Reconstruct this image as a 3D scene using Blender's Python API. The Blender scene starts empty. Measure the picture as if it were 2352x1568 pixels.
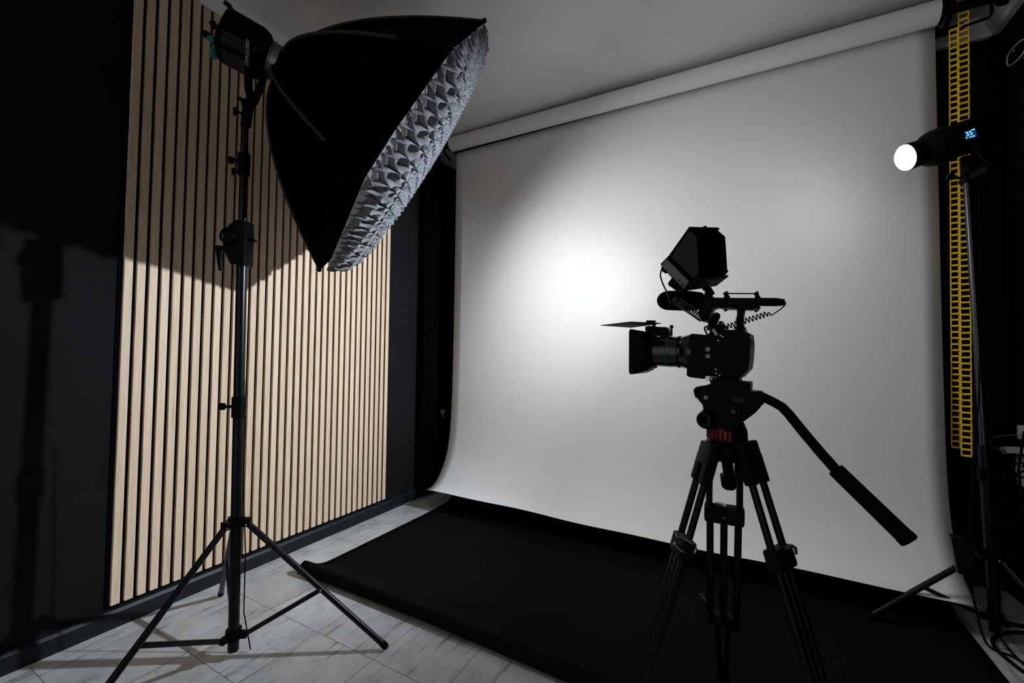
import bpy, bmesh, math, random
from mathutils import Vector, Matrix
random.seed(7)
V = Vector
SC = bpy.context.scene
COL = SC.collection

# ---------------------------------------------------------------- camera, world, lights, exposure
H = 1.1
F_PX, YAW, PITCH, ROLL = 972.0, 0.5045, 0.0328, 0.0108
fw = V((-math.sin(YAW)*math.cos(PITCH), math.cos(YAW)*math.cos(PITCH), math.sin(PITCH)))
_r = V((math.cos(YAW), math.sin(YAW), 0)); _u = _r.cross(fw)
rt = _r*math.cos(ROLL) + _u*math.sin(ROLL); up = rt.cross(fw)
EYE = V((0, 0, H))
cd = bpy.data.cameras.new('camera'); cam = bpy.data.objects.new('camera', cd); COL.objects.link(cam)
cd.sensor_width = 36.0; cd.lens = F_PX/2352*36.0; cd.clip_start = 0.05
m = Matrix.Identity(4)
for i in range(3):
    m[i][0], m[i][1], m[i][2], m[i][3] = rt[i], up[i], -fw[i], EYE[i]
cam.matrix_world = m
SC.camera = cam

def ray(x, y): return fw + rt*((x-1176)/F_PX) - up*((y-784)/F_PX)
def at(x, y, dep): return EYE + ray(x, y)*dep
def hit(x, y, ax, v):
    d = ray(x, y); return EYE + d*((v-EYE[ax])/d[ax])
def onplane(x, y, P, N):
    d = ray(x, y); return EYE + d*((P-EYE).dot(N)/d.dot(N))

SC.view_settings.view_transform = 'Standard'; SC.view_settings.look = 'None'
SC.view_settings.exposure = 0.0; SC.view_settings.gamma = 1.0; SC.view_settings.use_curve_mapping = False
SC.cycles.max_bounces = 8; SC.cycles.diffuse_bounces = 5
SC.cycles.sample_clamp_indirect = 4.0

w = bpy.data.worlds.new('world'); SC.world = w; w.use_nodes = True
w.node_tree.nodes['Background'].inputs[0].default_value = (0.95, 0.97, 1.0, 1)
w.node_tree.nodes['Background'].inputs[1].default_value = 0.5

# lamp head on the right stand
LAMP = at(2080, 362, 1.76); LDIR_H = V((0.94, 0.34, 0)).normalized()
LBACK = onplane(2258, 303, LAMP, V((-LDIR_H.y, LDIR_H.x, 0)))
LAX = (LBACK-LAMP).normalized()                        # from the bright face towards the rear of the head
ld = bpy.data.lights.new('spot_lamp', 'SPOT'); lo = bpy.data.objects.new('spot_lamp', ld); COL.objects.link(lo)
ld.energy = 425; ld.color = (0.82, 0.94, 1.06); ld.spot_size = math.radians(75); ld.spot_blend = 1.0; ld.shadow_soft_size = 0.03
lo.location = LAMP - LAX*0.035
aim = V((-1.0, -0.30, -0.30))
lo.rotation_euler = aim.to_track_quat('-Z', 'Y').to_euler()

# softbox frame (rim corners measured in the room)
_fit = [(1111, 50, 2.606, -1.055, 1.582), (1035, 112, 2.183, -.849, 1.115), (828, 405, 1.634, -1.198, .988), (735, 617, 1.509, -1.753, 1.327)]
def dep_of(p): return (V(p)-EYE).dot(fw)
RIM = [at(a, b, dep_of((x, y, z))) for a, b, z, x, y in _fit] + [V((-1.975, 1.80, 1.92)), V((-1.61, 1.921, 2.45))]
CEN = sum(RIM, V())/6
HUB = at(650, 152, 1.80)
AXN = V((0.532, 0.685, -0.497)).normalized()
# the light that leaves the softbox through its grid
sd = bpy.data.lights.new('softbox_light', 'AREA'); so = bpy.data.objects.new('softbox_light', sd); COL.objects.link(so)
sd.shape = 'DISK'; sd.size = 0.7; sd.energy = 9.8; sd.spread = math.radians(130); sd.color = (1.0, 0.985, 0.97)
so.location = CEN + AXN*0.21
so.rotation_euler = (hit(1560, 800, 1, 2.6) - so.location).to_track_quat('-Z', 'Y').to_euler()

# ---------------------------------------------------------------- materials
def mat(name, col, rough=0.5, spec=0.3, metal=0.0, emis=None, es=0.0, noise=None, bump=None):
    M = bpy.data.materials.new(name); M.use_nodes = True
    nt = M.node_tree; b = nt.nodes['Principled BSDF']
    b.inputs['Base Color'].default_value = (*col, 1); b.inputs['Roughness'].default_value = rough
    b.inputs['Specular IOR Level'].default_value = spec; b.inputs['Metallic'].default_value = metal
    if emis: b.inputs['Emission Color'].default_value = (*emis, 1); b.inputs['Emission Strength'].default_value = es
    if noise or bump:
        tc = nt.nodes.new('ShaderNodeTexCoord'); n = nt.nodes.new('ShaderNodeTexNoise'); nt.links.new(tc.outputs['Object'], n.inputs['Vector'])
        sc, amt = noise if noise else (bump[0], 0)
        n.inputs['Scale'].default_value = sc; n.inputs['Detail'].default_value = 5
        if noise:
            r = nt.nodes.new('ShaderNodeValToRGB'); nt.links.new(n.outputs['Fac'], r.inputs[0])
            r.color_ramp.elements[0].position = .3; r.color_ramp.elements[1].position = .7
            r.color_ramp.elements[0].color = (*[c*(1-amt) for c in col], 1); r.color_ramp.elements[1].color = (*[min(1, c*(1+amt)) for c in col], 1)
            nt.links.new(r.outputs[0], b.inputs['Base Color'])
        if bump:
            n2 = nt.nodes.new('ShaderNodeTexNoise'); nt.links.new(tc.outputs['Object'], n2.inputs['Vector'])
            n2.inputs['Scale'].default_value = bump[0]; n2.inputs['Detail'].default_value = 6
            bp = nt.nodes.new('ShaderNodeBump'); bp.inputs['Strength'].default_value = bump[1]; bp.inputs['Distance'].default_value = bump[2]
            nt.links.new(n2.outputs['Fac'], bp.inputs['Height']); nt.links.new(bp.outputs[0], b.inputs['Normal'])
    return M

M = {}
M['black_wall'] = mat('black_wall_paint', (.0085, .0088, .0090), .8, .04, noise=(3, .15), bump=(60, .15, .004))
M['felt'] = mat('black_felt', (.007, .009, .012), .95, .05, bump=(400, .3, .002))
M['ceiling'] = mat('ceiling_plaster', (.74, .74, .74), .9, .1, noise=(2.2, .06), bump=(28, .35, .006))
M['moulding'] = mat('white_moulding', (.80, .81, .80), .5, .3)
M['base_black'] = mat('black_skirting', (.006, .008, .010), .45, .25, noise=(14, .3))
M['white_paper'] = mat('white_paper', (.80, .80, .80), .9, .08)
M['black_paper'] = mat('black_paper', (.0070, .0070, .0070), .95, .02, noise=(6, .08))
M['cloth'] = mat('black_cloth', (.003, .003, .003), .95, .04)
M['metal_black'] = mat('black_coated_metal', (.002, .0024, .003), .30, .22)
M['plastic'] = mat('black_plastic', (.0012, .0012, .0014), .42, .07)
M['plastic_m'] = mat('matt_black_plastic', (.0035, .0035, .0037), .6, .12)
M['hoodgrey'] = mat('dark_grey_hood', (.014, .014, .0145), .7, .15)
M['vent'] = mat('vent_grey', (.06, .055, .05), .6, .2)
M['polegrey'] = mat('grey_pole_metal', (.07, .07, .075), .3, .5, 1.0)  # chrome-like grey, picked to give the right stand's upper pole its silver highlight
M['cheek'] = mat('hood_cheek', (.045, .045, .046), .85, .03)
M['leaf'] = mat('hood_leaf', (.003, .003, .003), .95, .0)
M['portgrey'] = mat('port_grey', (.20, .20, .20), .55, .2)
M['grey'] = mat('grey_plastic', (.10, .10, .10), .5, .3)
M['foam'] = mat('black_foam', (.0015, .0015, .0015), 1.0, .02, bump=(300, .5, .002))
M['rubber'] = mat('rubber', (.002, .002, .002), .8, .1)
M['silver'] = mat('brushed_silver', (.55, .55, .56), .28, .5, 1.0)
M['ringmetal'] = mat('dark_ring_metal', (.20, .20, .20), .35, .5, 1.0)
M['chrome'] = mat('chrome', (.75, .75, .77), .15, .5, 1.0)
M['brass'] = mat('brass', (.5, .38, .12), .3, .5, 1.0)
M['fabric'] = mat('softbox_black_fabric', (.0016, .0016, .0017), .9, .01)
M['piping'] = mat('rod_sleeve', (.030, .030, .031), .7, .2)
M['silver_cloth'] = mat('silver_lining', (.5, .5, .5), .4, .5)
M['gridcloth'] = mat('grid_cloth', (.21, .207, .22), .8, .15, bump=(900, .4, .001))
M['diffuser'] = mat('white_diffuser', (.16, .16, .165), .9, .1, emis=(1, .98, .96), es=.05)
M['yellow'] = mat('yellow_plastic', (.95, .62, .02), .4, .4)
M['teal'] = mat('teal_plastic', (.0, .16, .13), .5, .3)
M['red'] = mat('red_anodised', (.30, .008, .012), .35, .4)
M['bluering'] = mat('cyan_paint', (.0, .16, .22), .4, .3)
M['white_ink'] = mat('white_lettering', (.55, .55, .55), .6, .2)
M['grey_ink'] = mat('grey_lettering', (.12, .12, .12), .6, .2)
M['lampface'] = mat('lamp_lens', (.9, .9, .9), .3, .2, emis=(.86, .93, 1.0), es=60.0)
M['screen'] = mat('display_blue', (0, .01, .03), .3, .3, emis=(.0, .045, .17), es=1.0)
M['digits'] = mat('display_digits', (.1, .2, .3), .3, .3, emis=(.45, .85, 1.0), es=1.2)
M['lightgrey'] = mat('light_grey_plastic', (.42, .42, .42), .5, .3)
M['cable'] = mat('cable_jacket', (.002, .002, .002), .3, .45)
M['lensglass'] = mat('lens_glass', (.01, .01, .015), .05, .6)

def wood():
    Mt = bpy.data.materials.new('oak_veneer'); Mt.use_nodes = True; nt = Mt.node_tree; b = nt.nodes['Principled BSDF']
    N = nt.nodes.new; L = nt.links.new
    tc = N('ShaderNodeTexCoord'); sp = N('ShaderNodeSeparateXYZ'); L(tc.outputs['Object'], sp.inputs[0])
    def mth(op, a, bb=None, c=None):
        n = N('ShaderNodeMath'); n.operation = op
        for i, q in enumerate((a, bb, c)):
            if q is None: continue
            if isinstance(q, (int, float)): n.inputs[i].default_value = q
            else: L(q, n.inputs[i])
        return n.outputs[0]
    yy = mth('DIVIDE', mth('SUBTRACT', sp.outputs['Y'], -0.001), 0.04196)
    idx = mth('FLOOR', yy); fr = mth('SUBTRACT', mth('FRACT', yy), .33)
    wn = N('ShaderNodeTexWhiteNoise'); wn.noise_dimensions = '1D'; L(idx, wn.inputs['W'])
    sc = N('ShaderNodeSeparateColor'); L(wn.outputs['Color'], sc.inputs[0])
    off = mth('MULTIPLY', wn.outputs['Value'], 37.0)
    # cathedral figure: distance to a wandering centre line, swept along the slat
    cx = N('ShaderNodeCombineXYZ'); L(mth('MULTIPLY', fr, mth('ADD', mth('MULTIPLY', sc.outputs[0], 5.0), 2.5)), cx.inputs[0])
    L(mth('ADD', mth('MULTIPLY', sp.outputs['Z'], .45), off), cx.inputs[1]); L(off, cx.inputs[2])
    n1 = N('ShaderNodeTexNoise'); n1.inputs['Scale'].default_value = 1.3; n1.inputs['Detail'].default_value = 2; L(cx.outputs[0], n1.inputs['Vector'])
    band = mth('SINE', mth('MULTIPLY', mth('ADD', n1.outputs['Fac'], mth('MULTIPLY', mth('MULTIPLY', fr, fr), sc.outputs[1])), 85.0))
    # fine grain
    c2 = N('ShaderNodeCombineXYZ'); L(mth('MULTIPLY', yy, 11.0), c2.inputs[0]); L(mth('ADD', mth('MULTIPLY', sp.outputs['Z'], 3.0), off), c2.inputs[1]); L(off, c2.inputs[2])
    n2 = N('ShaderNodeTexNoise'); n2.inputs['Scale'].default_value = 2.4; n2.inputs['Detail'].default_value = 6; L(c2.outputs[0], n2.inputs['Vector'])
    v = mth('ADD', mth('MULTIPLY', band, .16), mth('MULTIPLY', n2.outputs['Fac'], .75))
    v = mth('ADD', v, mth('MULTIPLY', sc.outputs[2], .16))
    r = N('ShaderNodeValToRGB'); L(v, r.inputs[0])
    e = r.color_ramp.elements; e[0].position = .15; e[0].color = (.47, .325, .205, 1); e[1].position = .75; e[1].color = (.80, .615, .45, 1)
    L(r.outputs[0], b.inputs['Base Color']); b.inputs['Roughness'].default_value = .55; b.inputs['Specular IOR Level'].default_value = .25
    return Mt
M['wood'] = wood()

def floor_mat():
    Mt = bpy.data.materials.new('vinyl_tiles'); Mt.use_nodes = True; nt = Mt.node_tree; b = nt.nodes['Principled BSDF']
    N = nt.nodes.new; L = nt.links.new
    tc = N('ShaderNodeTexCoord'); sp = N('ShaderNodeSeparateXYZ'); L(tc.outputs['Object'], sp.inputs[0])
    def mth(op, a, bb=None):
        n = N('ShaderNodeMath'); n.operation = op
        for i, q in enumerate((a, bb)):
            if q is None: continue
            if isinstance(q, (int, float)): n.inputs[i].default_value = q
            else: L(q, n.inputs[i])
        return n.outputs[0]
    T = .307
    gx = mth('DIVIDE', mth('ADD', sp.outputs['X'], 1.181+T*20), T); gy = mth('DIVIDE', mth('SUBTRACT', sp.outputs['Y'], 1.13-T*20), T)
    fx, fy = mth('FRACT', gx), mth('FRACT', gy)
    def edge(f): return mth('MINIMUM', f, mth('SUBTRACT', 1.0, f))
    ed = mth('MINIMUM', edge(fx), edge(fy))
    seam = mth('LESS_THAN', ed, .0045)
    cid = N('ShaderNodeCombineXYZ'); L(mth('FLOOR', gx), cid.inputs[0]); L(mth('FLOOR', gy), cid.inputs[1])
    wn = N('ShaderNodeTexWhiteNoise'); wn.noise_dimensions = '2D'; L(cid.outputs[0], wn.inputs['Vector'])
    def streak(sx, sy, thr, scale, det=5):
        c = N('ShaderNodeCombineXYZ'); L(mth('MULTIPLY', sp.outputs['X'], sx), c.inputs[0]); L(mth('MULTIPLY', sp.outputs['Y'], sy), c.inputs[1])
        L(mth('MULTIPLY', wn.outputs['Value'], 9.0), c.inputs[2])
        n = N('ShaderNodeTexNoise'); n.inputs['Scale'].default_value = scale; n.inputs['Detail'].default_value = det; n.inputs['Roughness'].default_value = .65
        L(c.outputs[0], n.inputs['Vector'])
        r = N('ShaderNodeMapRange'); L(n.outputs['Fac'], r.inputs[0]); r.inputs[1].default_value = thr; r.inputs[2].default_value = thr+.07
        return r.outputs[0]
    s1 = streak(9, 1.0, .57, 3.2); s2 = streak(30, 2.2, .64, 2.6)
    sp3 = N('ShaderNodeTexNoise'); sp3.inputs['Scale'].default_value = 70; sp3.inputs['Detail'].default_value = 3; L(tc.outputs['Object'], sp3.inputs['Vector'])
    spk = N('ShaderNodeMapRange'); L(sp3.outputs['Fac'], spk.inputs[0]); spk.inputs[1].default_value = .66; spk.inputs[2].default_value = .70
    cl = N('ShaderNodeTexNoise'); cl.inputs['Scale'].default_value = 7; cl.inputs['Detail'].default_value = 8; cl.inputs['Roughness'].default_value = .62; L(tc.outputs['Object'], cl.inputs['Vector'])
    base = N('ShaderNodeValToRGB'); L(cl.outputs['Fac'], base.inputs[0])
    base.color_ramp.elements[0].position = .3; base.color_ramp.elements[0].color = (.38, .376, .368, 1)
    base.color_ramp.elements[1].position = .68; base.color_ramp.elements[1].color = (.60, .594, .582, 1)
    f = mth('ADD', mth('MULTIPLY', s1, .45), mth('MULTIPLY', s2, .7)); f = mth('ADD', f, mth('MULTIPLY', spk.outputs[0], .55)); f = mth('ADD', f, mth('MULTIPLY', seam, .75))
    f = mth('MINIMUM', f, .88)
    tv = mth('ADD', mth('MULTIPLY', wn.outputs['Value'], .16), .92)
    mx = N('ShaderNodeMix'); mx.data_type = 'RGBA'; L(f, mx.inputs['Factor']); L(base.outputs[0], mx.inputs['A']); mx.inputs['B'].default_value = (.05, .049, .047, 1)
    hs = N('ShaderNodeHueSaturation'); L(mx.outputs['Result'], hs.inputs['Color']); L(tv, hs.inputs['Value'])
    L(hs.outputs[0], b.inputs['Base Color']); b.inputs['Roughness'].default_value = .48; b.inputs['Specular IOR Level'].default_value = .28
    return Mt
M['floor'] = floor_mat()

# ---------------------------------------------------------------- mesh builder
def frame(d):
    d = d.normalized(); a = V((0, 0, 1)) if abs(d.z) < .9 else V((1, 0, 0))
    x = a.cross(d).normalized(); return x, d.cross(x)

class MB:
    def __init__(s): s.v = []; s.f = []
    def add(s, vs, fs):
        o = len(s.v); s.v += [V(p) for p in vs]; s.f += [tuple(i+o for i in f) for f in fs]; return s
    def box(s, c, sx, sy, sz, X=V((1, 0, 0)), Y=V((0, 1, 0)), Z=None, bev=0.0):
        X = V(X); Y = V(Y); Z = V(Z) if Z is not None else X.cross(Y); c = V(c)
        a, b, h = sx/2, sy/2, sz/2; e = min(bev, a*.6, b*.6, h*.6)
        if e <= 0:
            P = [c+X*i*a+Y*j*b+Z*k*h for k in (-1, 1) for j in (-1, 1) for i in (-1, 1)]
            return s.add(P, [(0, 2, 3, 1), (4, 5, 7, 6), (0, 1, 5, 4), (2, 6, 7, 3), (0, 4, 6, 2), (1, 3, 7, 5)])
        bm = bmesh.new(); bmesh.ops.create_cube(bm, size=1)
        for q in bm.verts: q.co = V((q.co.x*sx, q.co.y*sy, q.co.z*sz))
        bmesh.ops.bevel(bm, geom=bm.edges[:], offset=e, segments=2, affect='EDGES', profile=.6)
        bm.verts.index_update()
        s.add([c+X*q.co.x+Y*q.co.y+Z*q.co.z for q in bm.verts], [tuple(v.index for v in f.verts) for f in bm.faces]); bm.free(); return s
    def lathe(s, P, D, prof, n=24, cap=True):       # prof: (distance along D, radius)
        P = V(P); D = V(D).normalized(); x, y = frame(D); o = len(s.v)
        for t, r in prof:
            for k in range(n):
                a = 2*math.pi*k/n; s.v.append(P+D*t+(x*math.cos(a)+y*math.sin(a))*r)
        for i in range(len(prof)-1):
            for k in range(n):
                k2 = (k+1) % n; s.f.append((o+i*n+k, o+i*n+k2, o+(i+1)*n+k2, o+(i+1)*n+k))
        if cap:
            s.f.append(tuple(o+k for k in reversed(range(n)))); s.f.append(tuple(o+(len(prof)-1)*n+k for k in range(n)))
        return s
    def cyl(s, A, B, r, r2=None, n=18):
        A = V(A); B = V(B); return s.lathe(A, B-A, [(0, r), ((B-A).length, r if r2 is None else r2)], n)
    def tube(s, pts, r, n=10, cap=True):
        pts = [V(p) for p in pts]; o = len(s.v); N = len(pts)
        T = [(pts[min(i+1, N-1)]-pts[max(i-1, 0)]).normalized() for i in range(N)]
        x, _ = frame(T[0])
        for i in range(N):
            x = (x-T[i]*x.dot(T[i])).normalized(); y = T[i].cross(x); rr = r[i] if isinstance(r, (list, tuple)) else r
            for k in range(n):
                a = 2*math.pi*k/n; s.v.append(pts[i]+(x*math.cos(a)+y*math.sin(a))*rr)
        for i in range(N-1):
            for k in range(n):
                k2 = (k+1) % n; s.f.append((o+i*n+k, o+i*n+k2, o+(i+1)*n+k2, o+(i+1)*n+k))
        if cap:
            s.f.append(tuple(o+k for k in reversed(range(n)))); s.f.append(tuple(o+(N-1)*n+k for k in range(n)))
        return s
    def prism(s, poly, vec):
        poly = [V(p) for p in poly]; vec = V(vec); n = len(poly); c = sum(poly, V())/n
        nn = V()
        for i in range(n): nn += (poly[i]-c).cross(poly[(i+1) % n]-c)
        if nn.dot(vec) > 0: poly = poly[::-1]
        s.add(poly+[p+vec for p in poly], [tuple(range(n)), tuple(reversed(range(n, 2*n)))]+[(i, i+n, (i+1) % n+n, (i+1) % n) for i in range(n)]); return s
    def sphere(s, c, r, X=V((1, 0, 0)), Y=V((0, 1, 0)), Z=V((0, 0, 1)), sx=1, sy=1, sz=1, n=20, m=12):
        c = V(c); o = len(s.v)
        s.v.append(c-V(Z)*r*sz)
        for i in range(1, m):
            ph = -math.pi/2+math.pi*i/m
            for k in range(n):
                a = 2*math.pi*k/n
                s.v.append(c+V(X)*r*sx*math.cos(ph)*math.cos(a)+V(Y)*r*sy*math.cos(ph)*math.sin(a)+V(Z)*r*sz*math.sin(ph))
        s.v.append(c+V(Z)*r*sz); last = len(s.v)-1
        for k in range(n):
            k2 = (k+1) % n
            s.f.append((o, o+1+k2, o+1+k)); s.f.append((last, o+1+(m-2)*n+k, o+1+(m-2)*n+k2))
            for i in range(m-2): s.f.append((o+1+i*n+k, o+1+i*n+k2, o+1+(i+1)*n+k2, o+1+(i+1)*n+k))
        return s
    def torus(s, c, D, R, r, n=28, k=8, a0=0, a1=2*math.pi, X=None):
        D = V(D).normalized(); x, y = frame(D)
        if X is not None: x = V(X).normalized(); y = D.cross(x)
        pts = [V(c)+(x*math.cos(a0+(a1-a0)*i/n)+y*math.sin(a0+(a1-a0)*i/n))*R for i in range(n+1)]
        return s.tube(pts, r, k)

WORLD_ORG = {}
def finish(me, smooth):
    if smooth:
        for p in me.polygons: p.use_smooth = True
        me.set_sharp_from_angle(angle=math.radians(38))
def build(name, mb, material, parent=None, smooth=True, org=None, label=None):
    if parent is not None: o0 = WORLD_ORG[parent.name]
    elif org is not None: o0 = V(org)
    else:
        xs = [p.x for p in mb.v]; ys = [p.y for p in mb.v]; zs = [p.z for p in mb.v]
        o0 = V(((min(xs)+max(xs))/2, (min(ys)+max(ys))/2, min(zs)))
    # a part sits at its own centre, inside its thing
    if parent is not None: c = sum(mb.v, V())/len(mb.v)
    else: c = o0
    me = bpy.data.meshes.new(name); me.from_pydata([tuple(p-c) for p in mb.v], [], mb.f); me.update()
    bm = bmesh.new(); bm.from_mesh(me); bmesh.ops.recalc_face_normals(bm, faces=bm.faces); bm.to_mesh(me); bm.free()
    finish(me, smooth)
    me.materials.append(material if not isinstance(material, str) else M[material])
    o = bpy.data.objects.new(name, me); COL.objects.link(o)
    if parent is not None:
        o.parent = parent; o.location = c-o0
    else: o.location = c
    WORLD_ORG[o.name] = c
    if label: o['label'] = label
    return o
def thing(name, label, cat, loc, group=None):
    o = bpy.data.objects.new(name, None); COL.objects.link(o); o.location = loc; o.empty_display_size = .1
    o['label'] = label; o['category'] = cat
    if group: o['group'] = group
    WORLD_ORG[o.name] = V(loc); return o
def tag(o, label, cat, group=None, kind=None):
    o['label'] = label; o['category'] = cat
    if group: o['group'] = group
    if kind: o['kind'] = kind
    return o
def struct(name, mb, material, smooth=False):
    o = build(name, mb, material, None, smooth, org=(0, 0, 0)); o['kind'] = 'structure'; return o
def text(name, body, P0, P1, nrm, material, parent, shear=0.0, hscale=1.0, ext=.0004, off=.0006):
    P0, P1 = V(P0), V(P1); X = (P1-P0); Lw = X.length; X.normalize(); N = V(nrm).normalized(); N = (N-X*N.dot(X)).normalized(); Y = N.cross(X)
    c = bpy.data.curves.new(name, 'FONT'); c.body = body; c.shear = shear; c.extrude = .0; c.resolution_u = 4
    t = bpy.data.objects.new('t', c); COL.objects.link(t)
    bpy.context.view_layer.update()
    me0 = bpy.data.meshes.new_from_object(t.evaluated_get(bpy.context.evaluated_depsgraph_get()))
    bpy.data.objects.remove(t)
    x0 = min(v.co.x for v in me0.vertices); x1 = max(v.co.x for v in me0.vertices); s = Lw/(x1-x0)
    mb = MB(); n = len(me0.vertices)
    base = [P0+X*(v.co.x-x0)*s+Y*v.co.y*s*hscale+N*off for v in me0.vertices]
    mb.add(base+[p+N*ext for p in base], [tuple(f.vertices) for f in me0.polygons]+[tuple(i+n for i in f.vertices) for f in me0.polygons])
    bpy.data.meshes.remove(me0)
    return build(name, mb, material, parent, False)

# ---------------------------------------------------------------- the room
WL, WB, WR, CE = -2.225, 2.97, 1.11, 2.80
YN = -1.6
mb = MB().box(((WL+WR)/2, (YN+WB)/2, -.05), WR-WL+.2, WB-YN+.2, .1); struct('floor', mb, 'floor')
mb = MB().box(((WL+WR)/2, (YN+WB)/2, CE+.05), WR-WL+.2, WB-YN+.2, .1); struct('ceiling', mb, 'ceiling')
struct('wall_left', MB().box((WL-.05, (YN+WB)/2, CE/2), .1, WB-YN+.2, CE), 'black_wall')
struct('wall_back', MB().box(((WL+WR)/2, WB+.05, CE/2), WR-WL, .1, CE), 'black_wall')
struct('wall_right', MB().box((WR+.05, (YN+WB)/2, CE/2), .1, WB-YN+.2, CE), 'black_wall')
def moulding(A, B, inward):
    prof = [(0, 2.718), (.022, 2.718), (.026, 2.742), (.034, 2.746), (.05, 2.78), (.066, 2.786), (.07, CE), (0, CE)]
    return MB().prism([V(A)+V(inward)*d+V((0, 0, z)) for d, z in prof], V(B)-V(A))
struct('trim_1', moulding((WL, YN, 0), (WL, WB, 0), (1, 0, 0)), 'moulding')
struct('trim_2', moulding((WL, WB, 0), (WR, WB, 0), (0, -1, 0)), 'moulding')
struct('trim_3', moulding((WR, YN, 0), (WR, WB, 0), (-1.25, 0, 0)), 'moulding')
def skirting(A, B, inward):
    prof = [(0, 0), (.024, 0), (.024, .058), (.018, .07), (.012, .074), (0, .078)]
    return MB().prism([V(A)+V(inward)*d+V((0, 0, z)) for d, z in prof], V(B)-V(A))
struct('baseboard_left', skirting((WL, YN, 0), (WL, WB, 0), (1, 0, 0)), 'base_black')
struct('baseboard_back', skirting((WL, WB, 0), (WR, WB, 0), (0, -1, 0)), 'base_black')
struct('baseboard_right', skirting((WR, YN, 0), (WR, WB, 0), (-1, 0, 0)), 'base_black')

# slatted oak panels on the left wall
PI_ = .04196; Y0 = .7315; SW = .65*PI_
screws = {0: [(.716, 0)], }
scr_px = [(305, 716), (464, 734), (487, 735), (608, 746), (626, 746), (722, 757), (736, 757), (817, 766), (828, 766), (296, 1078), (293, 1352), (481, 1052)]
for pi, (a, b_, lab) in enumerate(((0, 12, 'oak slat panel nearest the camera, leftmost of the slatted wall panels'), (12, 24, 'oak slat panel in the middle of the slatted wall, behind the softbox'), (24, 35, 'oak slat panel farthest along the wall, rightmost beside the black wall'))):
    ya = Y0+a*PI_-(.006 if a else .010); yb = Y0+(b_-1)*PI_+SW+(PI_-SW-.006 if b_ < 35 else .002)
    t = thing('slat_panel', lab, 'wall panel', (WL, (ya+yb)/2, .094), 'oak slat panels on the left wall')
    build('felt_backing', MB().box((WL+.005, (ya+yb)/2, (2.716+.086)/2), .009, yb-ya, 2.716-.086), 'felt', t, False)
    mb = MB()
    for k in range(a, b_):
        y = Y0+k*PI_
        mb.box((WL+.0175, y+SW/2, (2.714+.094)/2), .015, SW, 2.714-.094)
    so_ = build('slats', mb, 'wood', t, False)
    # keep the grain coordinates continuous over the wall: slat mesh in wall coordinates
    off = V(so_.location); me = so_.data; base = WORLD_ORG[t.name]+off
    for v in me.vertices: v.co = v.co+base-V((0, Y0, 0))
    so_.location = V((0, Y0, 0))-WORLD_ORG[t.name]
    for (sx_, sy_) in scr_px:
        p = hit(sx_, sy_, 0, WL+.0105)
        if ya < p.y < yb: build('screw', MB().lathe((WL+.0095, p.y, p.z), (1, 0, 0), [(0, .003), (.0008, .003), (.0014, .0015)], 10), 'silver', t)

# ---------------------------------------------------------------- backdrops
KW = 1.0225      # the white paper hangs a little deeper in the room
XL, XR = -1.95*KW, .7775*KW
def sheet(prof, x0, x1, th, n=24, wob=None):
    mb = MB(); m_ = len(prof)
    for i in range(n+1):
        x = x0+(x1-x0)*i/n
        for j, (y, z) in enumerate(prof):
            dy, dz = wob(x, j, m_) if wob else (0, 0)
            mb.v.append(V((x, y+dy, z+dz)))
    for i in range(n):
        for j in range(m_-1): mb.f.append((i*m_+j, (i+1)*m_+j, (i+1)*m_+j+1, i*m_+j+1))
    return mb
def smooth_prof(pts, n=6):
    out = []
    for i in range(len(pts)-1):
        p0 = V((*pts[max(i-1, 0)], 0)); p1 = V((*pts[i], 0)); p2 = V((*pts[i+1], 0)); p3 = V((*pts[min(i+2, len(pts)-1)], 0))
        for k in range(n):
            t = k/n; q = .5*((2*p1)+(p2-p0)*t+(2*p0-5*p1+4*p2-p3)*t*t+(3*p1-p0-3*p2+p3)*t**3); out.append((q.x, q.y))
    out.append(pts[-1]); return out
def add_solid(o, th):
    md = o.modifiers.new('Solidify', 'SOLIDIFY'); md.thickness = th; md.offset = 0
def kp(a, b): return (a*KW, 1.1+(b-1.1)*KW)
t = thing('paper_backdrop', 'white seamless paper backdrop hanging from its roll and curling forward above the floor', 'backdrop', ((XL+XR)/2, 2.6, .15))
pr = smooth_prof([kp(a, b) for a, b in [(2.612, 2.66), (2.612, 2.0), (2.61, 1.3), (2.603, .9), (2.592, .62), (2.570, .45), (2.535, .335), (2.48, .245), (2.425, .19), (2.375, .165), (2.33, .160), (2.31, .164)]])
def wobw(x, j, m_):
    t_ = j/m_; u = (x-XL)/(XR-XL)
    return (0, (max(0, t_-.75)*4)**2*(-.014*u + .006*math.sin(x*3.1)+.003*math.sin(x*9.0)))
o = build('paper_sheet', sheet(pr, XL, XR, 0, 40, wobw), 'white_paper', t); add_solid(o, .0006)
RA = V((-1.93, 2.558, 2.705)); RB = V((.79, 2.558, 2.671))
build('paper_roll', MB().cyl(V((-1.955*KW, 2.558*KW, 2.7413)), V((.7725*KW, 2.558*KW, 2.7066)), .053, n=40), 'white_paper', t)
build('roller_core', MB().cyl(V((-2.07, 2.6155, 2.742)), V((1.0, 2.6155, 2.7045)), .021), 'plastic', t)
t = thing('paper_backdrop', 'black paper backdrop spread over the floor under the tripod with a lifted front edge', 'backdrop', ((XL+XR)/2, 2.0, 0))
pb = smooth_prof([(2.85, 2.70), (2.85, 1.5), (2.85, .9), (2.84, .55), (2.81, .32), (2.75, .15), (2.64, .05), (2.50, .012), (2.3, .004), (2.0, .003), (1.75, .003), (1.56, .003), (1.50, .007), (1.455, .022), (1.42, .045), (1.392, .062), (1.376, .056), (1.364, .038), (1.362, .014)])
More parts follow.
